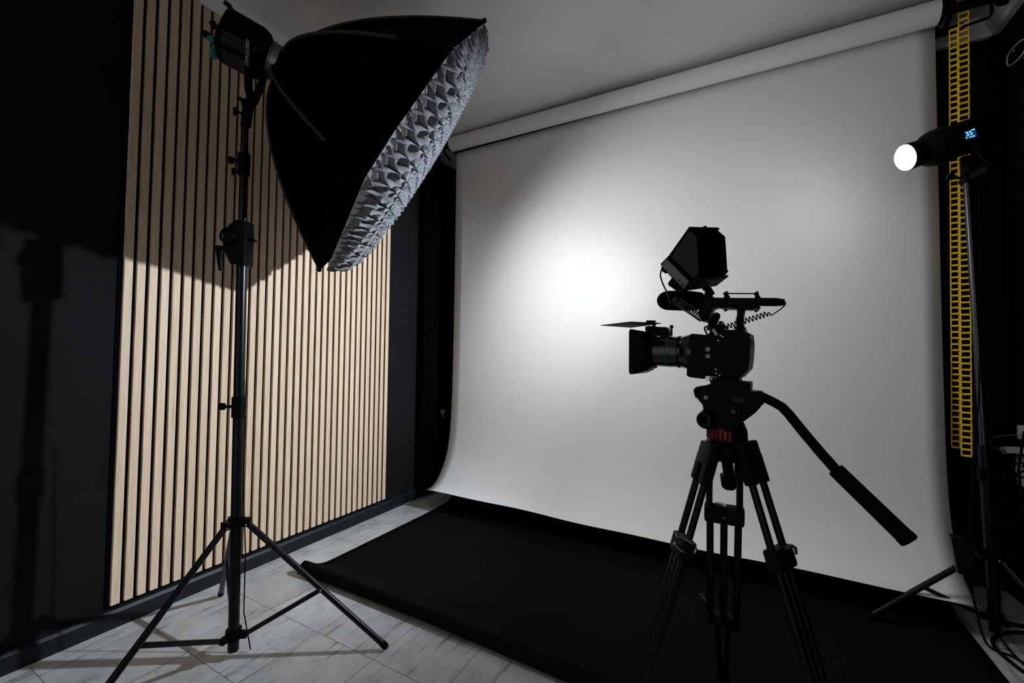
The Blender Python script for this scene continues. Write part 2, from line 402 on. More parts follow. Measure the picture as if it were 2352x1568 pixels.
def wobb(x, j, m_):
    t_ = j/m_; u = (x-XL)/(XR-XL)
    return (.008*math.sin(u*6.0)*max(0, t_-.8)*5 - .03*math.exp(-u*30)*max(0, t_-.85)*6 if t_ > .8 else 0, (max(0, t_-.85)*6)**2*(.006*math.exp(-u*28)+.003*math.sin(x*4)) if t_ > .85 else 0)
o = build('paper_sheet', sheet(pb, -1.94, .782, 0, 40, wobb), 'black_paper', t); add_solid(o, .0006)
build('paper_roll', MB().cyl(V((-2.0, 2.80, 2.735)), V((.775, 2.80, 2.715)), .055, n=32), 'black_paper', t)
build('roller_core', MB().cyl(V((-2.06, 2.80, 2.736)), V((.93, 2.80, 2.714)), .02), 'plastic', t)

# roller hooks
def hook(x, lab):
    t = thing('roller_bracket', lab, 'bracket', (x, 2.62, 2.6), 'brackets holding the paper rollers')
    build('plate', MB().box((x, 2.70, 2.755), .014, .34, .088, bev=.003), 'plastic', t)
    mb = MB()
    pts = [V((x-.004, 2.6155+.072*math.cos(a), 2.722+.072*math.sin(a))) for a in [math.radians(q) for q in range(70, 271, 14)]]
    pts += [V((x-.004, 2.645, 2.635))]
    mb.tube(pts, .009, 8); build('hook', mb, 'plastic', t)
    return t
tr = hook(.825, 'black roller bracket at the right end of the white paper roll by the yellow chains')
hook(-2.03, 'black roller bracket at the left end of the white paper roll behind the softbox')
build('roller_clip', MB().tube([V((0.9, 2.608, 2.720)), V((0.95, 2.590, 2.755)), V((0.955, 2.590, 2.620)), V((0.945, 2.590, 2.605)), V((0.86, 2.590, 2.595))], .006, 8), 'plastic', tr)
build('end_wheel', MB().lathe((.985, 2.6155, 2.7045), (1, 0, 0), [(0, .035), (.012, .042), (.03, .042), (.035, .03)], 24), 'plastic', tr)

# yellow ladder chains
def chain(x, y, ztop, zbot, x2, y2, w, lab):
    top = V((x, y, ztop)); bot = V((x2, y2, zbot)); L_ = (top-bot).length; n = int(L_/.0275); d = (top-bot)/n
    mb = MB(); X = V((math.cos(-.25), math.sin(-.25), 0))
    for k in range(n):
        c = bot+d*(k+.5); sg = .0035 if k % 2 else -.0035; Yd = V((-X.y, X.x, 0))
        for s_ in (-1, 1): mb.box(c+X*s_*(w/2)+Yd*sg, .0046, .006, .0285, X, Yd, bev=.001)
        mb.box(c-d*.5+V((0, 0, .001)), w, .009, .0085, X, Yd, bev=.0015)
    mb.box(top, w, .009, .0085, X, Yd)
    return tag(build('pull_chain', mb, 'yellow', None, False), lab, 'chain', 'yellow chains of the backdrop rollers')
chain(.848, 2.64, 2.62, .70, .842, 2.70, .026, 'yellow plastic ladder chain hanging nearest the white backdrop, slightly shorter one')
chain(.880, 2.63, 2.79, .672, .864, 2.66, .031, 'yellow plastic ladder chain on the right, reaching up to the roller and slightly lower')
t = thing('cover_plate', 'round black cover plate with four bright screws below the yellow chains', 'cover plate', (.875, 2.715, .60))
cp = hit(2206, 1061, 1, 2.72)
build('disc', MB().lathe((cp.x, 2.74, cp.z), (0, -1, 0), [(0, .052), (.012, .052), (.018, .046)], 32), 'plastic', t)
build('wall_arm', MB().cyl((cp.x, 2.74, cp.z), (cp.x, WB, cp.z), .018), 'plastic', t)
for dx, dz in ((0, .028), (-.036, 0), (.036, -.004), (0, -.030)):
    build('screw', MB().lathe((cp.x+dx, 2.721, cp.z+dz), (0, -1, 0), [(0, .0035), (.0015, .003)], 8), 'chrome', t)

# black curtain in the far left corner and a plug on the wall
mb = MB(); n = 60
for i in range(n+1):
    u = i/n; y = 2.50+.17*u; x = -2.165+.022*math.sin(u*24)+.01*math.sin(u*61)
    for z in (.03, .9, 1.8, 2.69): mb.v.append(V((x+.006*math.sin(z*2+u*5), y, z)))
for i in range(n):
    for j in range(3): mb.f.append((i*4+j, (i+1)*4+j, (i+1)*4+j+1, i*4+j+1))
o = tag(build('curtain', mb, 'cloth'), 'narrow folded black curtain hanging in the far left corner', 'curtain'); add_solid(o, .002)
p = hit(1009, 945, 0, WL)
t = thing('wall_socket', 'black wall socket with a small grey plug beside the left edge of the backdrop', 'socket', (WL, p.y, p.z-.03))
build('socket_plate', MB().box((WL+.008, p.y, p.z+.02), .016, .075, .14, bev=.003), 'plastic', t)
build('plug', MB().box((WL+.03, p.y+.008, p.z), .03, .03, .035, bev=.006).cyl((WL+.032, p.y+.008, p.z-.015), (WL+.032, p.y+.008, p.z-.045), .008), 'lightgrey', t, label='light grey plug')

# oval fixture high on the right wall
c = V((WR-.02, 2.745, 2.47)); t = thing('wall_fixture', 'oval black fixture with a bright rim high on the right wall at the frame edge', 'fixture', c)
def oval(R1, R2, n=40, c=c, p=2.7):
    q = []
    for k in range(n):
        a = 2*math.pi*k/n; ca, sa = math.cos(a), math.sin(a)
        q.append(V((0, math.copysign(abs(ca)**(2/p), ca)*R1, math.copysign(abs(sa)**(2/p), sa)*R2)))
    return q
ro = Matrix.Rotation(.12, 3, 'X')
build('housing', MB().prism([c+V((.02, -.055, 0))+ro@q for q in oval(.075, .036)], (-.045, 0, 0)), 'plastic', t)
ring = [c+V((-.026, -.055, 0))+ro@q for q in oval(.075, .036)]; ring.append(ring[0])
build('rim', MB().tube(ring, .0035, 8), 'lightgrey', t, label='bright rim')
build('lens', MB().lathe(c+V((-.02, -.035, 0)), (-1, 0, 0), [(0, .012), (.009, .011), (.012, .006)], 24), 'lensglass', t)
build('indicator', MB().box(c+V((-.027, -.035, .022)), .003, .016, .005), 'lightgrey', t)
for k in range(3): build('clip_fin', MB().box(c+V((-.005, -.085-.012*k, -.041-.003*k)), .02, .02, .005, bev=.001), 'lightgrey', t)

# ---------------------------------------------------------------- light stands
def stand(base, top, hubz, hub_r, feet, secs, collars, lab, brace_t, brace_z, rl=.0105, upper='metal_black'):
    base = V(base); top = V(top); ax = (top-base)
    def P(z): return base+ax*((z-base.z)/ax.z)
    t = thing('light_stand', lab, 'light stand', (base.x, base.y, 0))
    for k_, (z0, z1, r) in enumerate(secs): build('pole', MB().cyl(P(z0), P(z1), r, n=20), upper if k_ == len(secs)-1 else 'metal_black', t)
    hb = build('hub', MB().cyl(P(hubz-.012), P(hubz+.02), hub_r, n=20), 'plastic', t)
    lc = build('lower_collar', MB().cyl(P(brace_z-.015), P(brace_z+.02), hub_r*.95, n=20), 'plastic', t)
    for f in feet:
        f = V(f); h = P(hubz); rad = V((f.x-base.x, f.y-base.y, 0)).normalized(); sd_ = V((-rad.y, rad.x, 0))
        s = h+rad*(hub_r+.014)-V((0, 0, .006))
        lg = build('leg', MB().cyl(s, f, rl, n=14), 'metal_black', t)
        build('rubber_foot', MB().lathe(f+(f-s).normalized()*-.02, (f-s), [(0, rl*1.15), (.022, rl*1.15), (.027, rl*.7)], 14), 'rubber', lg)
        build('lug', MB().box(h+rad*(hub_r+.006), .034, .026, .03, rad, sd_, bev=.004), 'plastic', hb)
        for q in (-1, 1): build('rivet', MB().lathe(s+sd_*q*.0125, sd_*q, [(0, .0045), (.002, .003)], 8), 'chrome', hb)
        m_ = s.lerp(f, brace_t); b0 = P(brace_z)+rad*(hub_r+.012)
        build('brace', MB().box((b0+m_)/2, (m_-b0).length, .011, .016, (m_-b0).normalized(), sd_, bev=.003), 'metal_black', t)
        build('lug', MB().box(P(brace_z)+rad*(hub_r+.006), .03, .022, .022, rad, sd_, bev=.003), 'plastic', lc)
        build('rivet', MB().lathe(m_+sd_*-.0095, -sd_, [(0, .0045), (.0025, .003)], 8), 'chrome', lg)
    for z, r, hh, knobdir, kl in collars:
        c_ = build('collar', MB().lathe(P(z-hh/2), ax, [(0, r), (hh*.42, r), (hh*.45, r*.86), (hh*.55, r*.86), (hh*.58, r), (hh, r)], 20), 'plastic', t)
        if knobdir:
            kd = V(knobdir).normalized(); k0 = P(z)+kd*r*.8; x_ = V((0, 0, 1))
            build('knob', MB().cyl(k0, k0+kd*kl*.6, .006).box(k0+kd*kl*.78, kl*.42, .012, .026, kd, kd.cross(V((0, 0, 1))).normalized(), bev=.004), 'plastic', c_)
    return t, P
# left stand
LB = hit(536, 1480, 1, .885); LB.z = .05
LT = hit(563, 262, 1, .885)
knobL = (-.85, -.5, .02)
stL, PL = stand(LB, LT, hit(533, 1195, 1, .885).z, .027,
    [hit(886, 1484, 2, .016), hit(507, 1364, 2, .016), V((-1.54, .365, .014))],
    [(.03, 1.50, .0178), (1.46, 1.86, .0145), (1.84, LT.z, .0125)],
    [(hit(530, 932, 1, .885).z, .023, .075, knobL, .055), (hit(545, 375, 1, .885).z, .021, .05, knobL, .04), (hit(545, 400, 1, .885).z, .020, .028, knobL, .028)],
    'tall black light stand carrying the softbox in front of the oak slats', .53, .085)
# the geared clamp half way up the left stand
ck = PL(hit(545, 560, 1, .885).z); kr = V(rt)
pp = lambda x, y, d=0: at(x, y, (ck-EYE).dot(fw)+d)
build('clamp_body', MB().prism([pp(538, 505, -.03), pp(560, 505, -.03), pp(561, 530, -.03), pp(558, 608, -.03), pp(529, 606, -.03), pp(517, 580, -.03), pp(512, 555, -.03), pp(512, 530, -.03)], fw*.06), 'plastic', stL)
wh = build('crank_wheel', MB().torus(pp(524, 541, -.035), fw, .0275, .0045).lathe(pp(524, 541, -.045), fw, [(0, .018), (.02, .021), (.03, .021)], 24), 'plastic', stL)
hb_ = build('lever', MB().cyl(pp(522, 571, -.035), pp(494, 568, -.035), .0085).tube([pp(496, 568, -.035), pp(503, 578, -.035), pp(505, 600, -.035), pp(507, 622, -.035)], [.007, .0095, .0085, .006], 12), 'plastic', stL)
build('locking_handle', MB().cyl(pp(560, 551), pp(578, 551), .005).tube([pp(576, 549), pp(582, 551), pp(590, 555)], [.006, .005, .003], 10), 'plastic', stL)
build('clamp_knob', MB().cyl(pp(558, 600), pp(565, 599), .006), 'plastic', stL)
# thin cable hanging down behind the left stand
tag(build('power_cable', MB().tube([PL(1.0)+V((-.02, .03, 0)), PL(.6)+V((-.03, .04, 0)), PL(.35)+V((-.026, .05, 0)), PL(.14)+V((-.01, .04, 0)), PL(.03)+V((.02, .05, -.02))], .0022, 8), 'rubber', None, org=PL(.03)), 'thin black cable hanging beside the lower pole of the softbox stand', 'cable')

# ---------------------------------------------------------------- studio light on the left
B0 = at(515, 80, 1.70); BX = (at(648, 153, 1.795)-B0); BLn = BX.length; BX.normalize()
BS = BX.cross(V((0, 0, 1))).normalized(); BU = BS.cross(BX).normalized()
if BS.dot(EYE-B0) < 0: BS = -BS              # BS points towards the camera side
t = thing('studio_light', 'black studio light head with metal front ring mounted behind the softbox', 'studio light', B0+BX*.12-BU*.09)
def rrect(c, X, Y, a, b, r, n=5):
    q = []
    for sx, sy, a0 in ((1, 1, 0), (-1, 1, 90), (-1, -1, 180), (1, -1, 270)):
        for k in range(n):
            an = math.radians(a0+90*k/(n-1)); q.append(c+X*(sx*(a-r)+r*math.cos(an))+Y*(sy*(b-r)+r*math.sin(an)))
    return q
def loft(secs):
    mb = MB(); n = len(secs[0])
    for s in secs: mb.v += s
    for i in range(len(secs)-1):
        for k in range(n): k2 = (k+1) % n; mb.f.append((i*n+k, i*n+k2, (i+1)*n+k2, (i+1)*n+k))
    mb.f.append(tuple(reversed(range(n)))); mb.f.append(tuple((len(secs)-1)*n+k for k in range(n))); return mb
sec = lambda s, a, b, r: rrect(B0+BX*(s*BLn), BS, BU, a, b, r)
build('housing', loft([sec(-.07, .050, .056, .03), sec(-.03, .068, .078, .03), sec(.05, .073, .086, .026), sec(.58, .073, .086, .026), sec(.70, .070, .078, .03), sec(.76, .066, .068, .05), sec(.79, .066, .066, .06)]), 'plastic', t)
vb = MB()
for k in range(16):
    c_ = B0+BX*(BLn*(.10+.032*k))+BS*.074-BU*.052; vb.box(c_, .0035, .004, .036, BX, BS, bev=.0008)
    c_ = B0+BX*(BLn*(.10+.032*k))-BU*.0875+BS*.01; vb.box(c_, .0035, .09, .003, BX, BS)
vb.box(B0+BX*(BLn*.34)+BS*.074-BU*.030, BLn*.6, .004, .004, BX, BS, bev=.001)
build('vent_grille', vb, 'vent', t, label='dark grey ribbed vents')
build('front_ring', MB().lathe(B0+BX*(BLn*.775), BX, [(0, .068), (.004, .077), (.008, .077), (.010, .073), (.036, .073), (.040, .068)], 40), 'ringmetal', t, label='brushed metal ring')
fr_ = build('mount_ring', MB().lathe(B0+BX*(BLn*.775+.04), BX, [(0, .067), (.015, .067), (.018, .073), (.03, .073)], 40), 'plastic', t)
for k in range(6):
    a = k*math.pi/3+.3; dd = BS*math.cos(a)+BU*math.sin(a)
    build('catch', MB().box(B0+BX*(BLn*.775+.047)+dd*.0675, .014, .004, .018, BX, dd, bev=.001), 'chrome', fr_)
bh = B0+BX*(-.03*BLn)+BU*.078
build('top_handle', MB().tube([bh+BX*.02-BU*.012, bh+BX*.008+BU*.018, bh-BX*.004+BU*.034, bh-BX*.018+BU*.046, bh-BX*.034+BU*.05], [.012, .011, .0105, .010, .009], 10), 'hoodgrey', t, label='grey curved handle')
build('control_dial', MB().lathe(at(579, 70, 1.665), -BS, [(0, .012), (.006, .011), (.008, .004)], 24), 'plastic', t)
build('rear_knob', MB().cyl(at(494, 62, 1.69), at(488, 52, 1.69), .012), 'plastic', t)
# yoke
yb = at(574, 236, 1.60); yoke = build('yoke', MB().tube([at(572, 75, 1.635), at(572, 130, 1.632), at(570, 186, 1.625), at(571, 205, 1.615), at(577, 232, 1.60)], [.0135, .0135, .014, .014, .012], 10).tube([at(611, 150, 1.80), at(603, 186, 1.77), at(596, 206, 1.72), at(583, 234, 1.61)], .014, 10), 'plastic', t)
build('tilt_joint', MB().cyl(at(573, 232, 1.60), at(564, 290, 1.60), .0175, n=18).cyl(at(566, 245, 1.60)-BS*.03, at(566, 245, 1.60)+BS*.03, .016), 'plastic', t)
build('tilt_lever', MB().tube([at(560, 236, 1.585), at(553, 226, 1.575), at(546, 228, 1.57)], [.006, .006, .008], 8).cyl(at(556, 260, 1.59), at(548, 258, 1.585), .005).box(at(541, 256, 1.58), .013, .013, .028, rt, fw, bev=.003), 'plastic', t)
text('model_lettering', 'GVM-SD300D', at(570.5, 152, 1.608), at(572.5, 93, 1.608), EYE-at(571, 120, 1.62), 'white_ink', yoke, shear=.25, hscale=.95)
tt = MB().cyl(at(489, 90, 1.67), at(479, 84, 1.665), .0115)
build('power_connector', MB().cyl(at(481, 84, 1.665), at(464, 72, 1.655), .0125, .0095).cyl(at(476, 81, 1.66), at(473.5, 79, 1.66), .0135), 'plastic', t)
build('connector_sleeve', MB().cyl(at(493, 97, 1.675), at(479, 84, 1.665), .0125), 'teal', t, label='teal connector sleeve')
build('teal_cap', MB().tube([at(496, 103, 1.675), at(494, 108, 1.67), at(490, 113, 1.67)], .0025, 6).cyl(at(490, 113, 1.678), at(490.5, 131, 1.672), .0125, .0135, 16), 'teal', t, label='teal rubber cap on a short strap')

# ---------------------------------------------------------------- softbox
t = thing('softbox', 'large hexagonal black softbox with fabric grid tilted down toward the backdrop', 'softbox', CEN)
rads = [p-CEN for p in RIM]
depth_v = CEN-HUB
def rodpt(i, s):
    b0 = .074/rads[i].length; b = b0+(1-b0)*s; a = s**1.6
    return HUB+depth_v*a+rads[i]*b
NS = 14
mb = MB(); W_ = 8; ncol = 6*W_
for j in range(NS+1):
    s = j/NS
    for i in range(6):
        A_, B_ = rodpt(i, s), rodpt((i+1) % 6, s)
        for k in range(W_):
            u = k/W_; q = A_.lerp(B_, u); q = q-(q-(HUB+depth_v*s**1.6)).normalized()*(.030*math.sin(math.pi*u)*math.sin(math.pi*min(1, s*1.0)))
            mb.v.append(q)
for j in range(NS):
    for k in range(ncol):
        k2 = (k+1) % ncol; mb.f.append((j*ncol+k, j*ncol+k2, (j+1)*ncol+k2, (j+1)*ncol+k))
o = build('shell', mb, 'fabric', t); add_solid(o, .0015)
for i in range(6):
    end = .80 if i in (1, 2) else 1.0
    pts = []
    for k in range(21):
        s = end*k/20; q = rodpt(i, s); pts.append(q+(q-(HUB+depth_v*s**1.6)).normalized()*.003)
    build('rod_sleeve', MB().tube(pts, .0068, 8), 'piping', t)
build('speed_ring', MB().lathe(HUB-BX*.012, BX, [(0, .074), (.006, .079), (.03, .079), (.036, .074)], 36), 'plastic', t)
rim = MB()
for i in range(6): rim.tube([RIM[i], RIM[i].lerp(RIM[(i+1) % 6], .5)-(RIM[i].lerp(RIM[(i+1) % 6], .5)-CEN).normalized()*.004, RIM[(i+1) % 6]], .005, 8)
build('rim_hem', rim, 'fabric', t)
for i in (0, 1, 3): build('corner_tip', MB().sphere(RIM[i]+rads[i].normalized()*.006, .011), 'plastic', t)
# dome of the front over the six corners
def hexpt(r, a):   # r 0..1, a angle index in sixths
    i = int(a) % 6; u = a-int(a); return rads[i].lerp(rads[(i+1) % 6], u)*r
BULGE = .092
def dome(P2, off=0.0):
    # P2: vector in the rim plane from the centre -> height over the rim
    rr = P2.length/.60; return CEN+P2+AXN*(BULGE*max(0.0, 1-rr*rr)+off)
gx = (rads[0]-rads[3]).normalized(); gy = AXN.cross(gx).normalized(); gx = gy.cross(AXN)
poly = [(r.dot(gx), r.dot(gy)) for r in rads]
def inside(x, y, sc=1.0):
    sgn = None; mn = 1e9
    for i in range(6):
        x1, y1 = poly[i][0]*sc, poly[i][1]*sc; x2, y2 = poly[(i+1) % 6][0]*sc, poly[(i+1) % 6][1]*sc
        d = ((x2-x1)*(y-y1)-(y2-y1)*(x-x1))/math.hypot(x2-x1, y2-y1)
        mn = min(mn, d*SGN)
    return mn
SGN = 1
SGN = 1 if inside(0, 0) > 0 else -1
def height(x, y):
    e = inside(x, y); top = max(0.0, x/.66); return BULGE*(1-math.exp(-max(0, e)/.07))*(1-.45*top*top)
mb = MB(); nr = 14; na = 48
for j in range(nr+1):
    for k in range(na):
        p2 = hexpt(.985*j/nr, 6*k/na); x_, y_ = p2.dot(gx), p2.dot(gy); mb.v.append(CEN+gx*x_+gy*y_+AXN*(height(x_, y_)*.8-.002))
for j in range(nr):
    for k in range(na): k2 = (k+1) % na; mb.f.append((j*na+k, j*na+k2, (j+1)*na+k2, (j+1)*na+k))
build('diffuser', mb, 'diffuser', t)
# grid of crossed cloth strips
mb = MB(); CS = .043; GD = .052; STEP = CS/4
ca, sa = math.cos(.78), math.sin(.78)
rnd = random.Random(3)
for fam in (0, 1):
    for li in range(-20, 21):
        cx = li*CS; run = []
        wob_ph = rnd.random()*6
        for k in range(-84, 85):
            s_ = k*STEP
            x_, y_ = (cx, s_) if fam == 0 else (s_, cx)
            x_, y_ = x_*ca-y_*sa, x_*sa+y_*ca
            e = inside(x_, y_)
            if e > .004: run.append((k, x_, y_, e))
            else:
                if len(run) > 1: 
                    pass
                if run: mb_run = run
                if len(run) > 1:
                    o_ = len(mb.v)
                    for (kk, xx, yy, ee) in run:
                        h_ = height(xx, yy); dirx, diry = ((ca, sa) if fam == 0 else (-sa, ca))
                        g = GD*(1-math.exp(-ee/.02))
                        node = (kk % 4 == 0)
                        wv = .006*math.sin(kk*math.pi/4+(0 if li % 2 else math.pi))+.004*math.sin(kk*.7+wob_ph)
                        sag = 0 if node else -.010
                        base = CEN+gx*xx+gy*yy+AXN*(h_*.8)
                        topp = CEN+gx*(xx+dirx*wv)+gy*(yy+diry*wv)+AXN*(h_+g+sag)
                        mid = (base+topp)/2+gx*dirx*wv*.7+gy*diry*wv*.7
                        mb.v += [base, mid, topp]
                    for q in range(len(run)-1):
                        for z_ in (0, 1): mb.f.append((o_+q*3+z_, o_+q*3+3+z_, o_+q*3+4+z_, o_+q*3+1+z_))
                run = []
o = build('fabric_grid', mb, 'gridcloth', t, label='grey egg-crate fabric grid'); add_solid(o, .0012)
build('tie_strap', MB().tube([at(822, 380, 1.56), at(826, 365, 1.555), at(823, 345, 1.553), at(832, 372, 1.558), at(845, 348, 1.57)], .004, 6), 'rubber', t)

# ---------------------------------------------------------------- right lamp and stand
RBs = V((.858, 2.425, .05)); RT = hit(2221, 415, 1, 2.425)
stR, PR = stand(RBs, RT, hit(2262, 1272, 1, 2.425).z, .026,
    [hit(1996, 1415, 2, .016), V((1.055, 2.06, .016)), V((1.0, 2.80, .016))],
    [(.03, .76, .0185), (.74, RT.z, .0125)],
    [(hit(2270, 1089, 1, 2.425).z, .024, .05, (.95, -.2, .05), .04)],
    'black light stand at the right edge of the backdrop carrying the lit lamp', .50, .085, .011, 'polegrey')
t = thing('studio_light', 'small black lamp head shining bright white on the right stand with a blue display', 'studio light', LAMP+LAX*.17-V((0, 0, .07)))
LS = LAX.cross(V((0, 0, 1))).normalized(); LU = LS.cross(LAX).normalized()
if LS.dot(EYE-LAMP) < 0: LS = -LS
LL = (LBACK-LAMP).length
build('lens_face', MB().lathe(LAMP, -LAX, [(-.004, .0525), (.003, .0515), (.012, .042), (.016, .022)], 36), 'lampface', t, label='glowing white lens')
build('snout', MB().lathe(LAMP, LAX, [(.0, .054), (.002, .055), (.04, .052), (.075, .050), (.085, .052)], 40), 'plastic_m', t)
build('adapter_bell', MB().lathe(LAMP+LAX*.062, LAX, [(0, .050), (.008, .058), (.025, .067), (.045, .072), (.075, .074), (.108, .068)], 40), 'plastic_m', t)
bc = LAMP+LAX*.246
bx = build('control_housing', MB().box(bc, .152, .115, .118, LAX, LS, bev=.010), 'plastic', t)
fp = bc+LS*.0578
def onbox(x, y): return onplane(x, y, fp, LS)
q = [onbox(*p_) for p_ in ((2212.5, 303), (2239, 295.5), (2244, 313), (2217, 321))]
dsp = build('display', MB().prism(q, LS*.0012), 'screen', t, False, label='blue lit display')
nz = LS
text('display_digits', '35', onbox(2219.5, 313.5)+LS*.0012, onbox(2234, 308.5)+LS*.0012, nz, 'digits', dsp, hscale=.95)
text('display_digits', '5750K', onbox(2226, 317.5)+LS*.0012, onbox(2239.5, 313)+LS*.0012, nz, 'digits', dsp, hscale=1.0)
build('display_bar', MB().prism([onbox(2231, 297.5)+LS*.0012, onbox(2238, 295.5)+LS*.0012, onbox(2238.5, 297.7)+LS*.0012, onbox(2231.5, 299.7)+LS*.0012], LS*.0006), 'digits', dsp, False)
build('display_dot', MB().prism([onbox(2217, 316)+LS*.0012, onbox(2220, 315)+LS*.0012, onbox(2221, 318)+LS*.0012, onbox(2218, 319)+LS*.0012], LS*.0006), 'digits', dsp, False)
text('maker_lettering', 'GVM', onbox(2226, 331.5), onbox(2242, 326.5), nz, 'grey_ink', bx)
build('indicator', MB().prism([onbox(2209.5, 332), onbox(2215.5, 329.5), onbox(2215.8, 330.6), onbox(2210, 333.2)], LS*.0012), 'white_ink', t, False)
yk = LAMP+LAX*.215
build('yoke', MB().prism([yk+LS*.066+LAX*a+LU*b for a, b in ((-.045, -.03), (.03, -.05), (.035, -.15), (.0, -.17), (-.02, -.12))], LS*.008).box(yk-LU*.155+LS*.035, .05, .08, .03, LAX, LS, bev=.006), 'plastic', t)
tj = PR(RT.z-.01)
build('stand_socket', MB().cyl(tj, PR(RT.z+.10), .0185, n=20).cyl(PR(RT.z-.005), PR(RT.z+.004), .026), 'plastic', t)
build('tilt_knob', MB().lathe(onplane(2231, 382, PR(1.9)-fw*.05, fw), -LS, [(0, .014), (.02, .016), (.026, .012)], 20), 'plastic', t)
build('spigot_knob', MB().cyl(PR(RT.z+.01), PR(RT.z+.01)+V((-.06, -.01, .012)), .0055).cyl(PR(RT.z+.01)+V((-.045, -.01, .012)), PR(RT.z+.01)+V((-.062, -.012, .016)), .014), 'plastic', t)
# lamp cable and power adapter
ad = V(hit(2214, 1276, 1, 2.36))
cabpts = [LAMP+LAX*.325-LU*.04, hit(2252, 380, 1, 2.42), hit(2250, 600, 1, 2.42), hit(2249, 900, 1, 2.41), hit(2237, 1000, 1, 2.40), hit(2235, 1100, 1, 2.39), hit(2228, 1180, 1, 2.375), hit(2225, 1232, 1, 2.36)]
def spl(pts, n=8):
    out = []
    for i in range(len(pts)-1):
        p0, p1, p2, p3 = pts[max(i-1, 0)], pts[i], pts[i+1], pts[min(i+2, len(pts)-1)]
        for k in range(n):
            t_ = k/n; out.append(.5*((2*p1)+(p2-p0)*t_+(2*p0-5*p1+4*p2-p3)*t_*t_+(3*p1-p0-3*p2+p3)*t_**3))
    out.append(pts[-1]); return out
tag(build('power_cable', MB().tube(spl([V(p_) for p_ in cabpts]), .0028, 8), 'rubber'), 'long thin black cable running down from the lit lamp to its adapter', 'cable')
t = thing('power_adapter', 'flat dark power adapter hanging against the right edge of the white backdrop', 'power adapter', ad-V((0, 0, .09)))
PA = [hit(2183, 1233, 1, 2.36), hit(2236, 1241, 1, 2.36), hit(2243, 1318, 1, 2.36), hit(2203, 1318, 1, 2.36), hit(2198, 1312, 1, 2.36)]
build('case', MB().prism(PA, (.01, .045, .0)), 'plastic_m', t, False)
build('edge_strip', MB().tube([PA[0]+V((0, -.002, 0)), PA[4]+V((0, -.002, 0)), PA[3]+V((0, -.002, 0))], .003, 8), 'grey', t, label='grey edge')
build('output_plug', MB().cyl(hit(2225, 1231, 1, 2.36), hit(2226, 1244, 1, 2.37), .006), 'plastic', t)
build('strain_relief', MB().tube([hit(2222, 1316, 1, 2.36), hit(2229, 1345, 1, 2.35), hit(2233, 1362, 1, 2.34)], [.008, .007, .005], 10), 'rubber', t)
tag(build('power_cable', MB().tube(spl([hit(2233, 1360, 1, 2.34), hit(2238, 1382, 1, 2.33), V((.80, 2.33, .02)), V((.86, 2.30, .008)), V((.90, 2.22, .008))]), .004, 8), 'rubber'), 'thick black cable dropping from the power adapter to the floor', 'cable')
# looped cable on the floor by the stand foot
lp = [hit(x_, y_, 2, .008) for x_, y_ in ((2352, 1452), (2318, 1452), (2292, 1458), (2280, 1470), (2288, 1490), (2312, 1512), (2345, 1538), (2380, 1560))]
o = build('power_cable', MB().tube(spl(lp), .0065, 10), 'rubber'); tag(o, 'thick black cable looped on the floor in front of the right stand', 'cable')
lp2 = [hit(x_, y_, 2, .0105) for x_, y_ in ((2296, 1462), (2310, 1482), (2330, 1505), (2352, 1526), (2385, 1556))]
tag(build('power_cable', MB().tube(spl(lp2), .0035, 8), 'rubber'), 'thin black cable lying inside the floor cable loop by the right stand', 'cable')

# power strip cluster on the right wall at the frame edge
t = thing('charger', 'light grey slab charger with a cable end at the right frame edge', 'charger', hit(2335, 1030, 1, 2.72))
def fr(x_, y_, yy): return hit(min(x_, 2357), y_, 1, yy+.60)
build('case', MB().prism([fr(2310, 1025, 2.12), fr(2365, 1027, 2.12), fr(2363, 1042, 2.12), fr(2316, 1040, 2.12)], (.0, .05, -.012)), 'lightgrey', t, False)
build('cable_plug', MB().cyl(fr(2311, 1033, 2.14), fr(2298, 1032, 2.15), .012, .009), 'grey', t)
tag(build('charger_cable', MB().tube(spl([fr(2298, 1032, 2.15), fr(2292, 1031, 2.17), fr(2278, 1023, 2.2), fr(2274, 1016, 2.22), fr(2276, 1006, 2.2), fr(2295, 1001, 2.18), fr(2320, 999.5, 2.14), fr(2340, 999, 2.11), fr(2354, 1000, 2.10)]), .0022, 8), 'grey'), 'thin grey charger cable arcing over the light grey charger', 'cable')
t = thing('plug_adapter', 'white rounded plug adapter at the right frame edge above the slab charger', 'plug', fr(2350, 1005, 2.16))
build('case', MB().box(fr(2352, 993, 2.16), .036, .035, .065, bev=.010), 'lightgrey', t)
build('pin_block', MB().box(fr(2349, 1014, 2.16), .016, .016, .02, bev=.003), 'plastic', t)
t = thing('power_strip', 'light power strip with dark lettering cut by the right frame edge', 'power strip', fr(2356, 1090, 2.17))
ps = build('strip_body', MB().prism([fr(2347, 1050, 2.16), fr(2357, 1050, 2.16), fr(2357, 1118, 2.16), fr(2351, 1118, 2.16), fr(2345, 1085, 2.16)], (0, .045, 0)), 'lightgrey', t, False)
text('strip_lettering', 'KS', fr(2353, 1098, 2.16), fr(2353, 1060, 2.16), V((0, -1, 0)), 'plastic', ps)
tag(build('power_cable', MB().tube(spl([fr(2352, 990, 2.05), fr(2345, 1040, 2.05), fr(2340, 1075, 2.05), fr(2341, 1100, 2.06), fr(2346, 1135, 2.08), fr(2350, 1180, 2.1)]), .0045, 8), 'rubber'), 'black cable hanging in front of the power strip at the right edge', 'cable')
mb = MB().tube(spl([fr(2337, 1085, 2.2), fr(2315, 1090, 2.2), fr(2306, 1103, 2.2), fr(2308, 1112, 2.2)]), .0035, 8)
tag(build('power_cable', mb, 'rubber'), 'short black cable tail curling left of the power strip', 'cable')
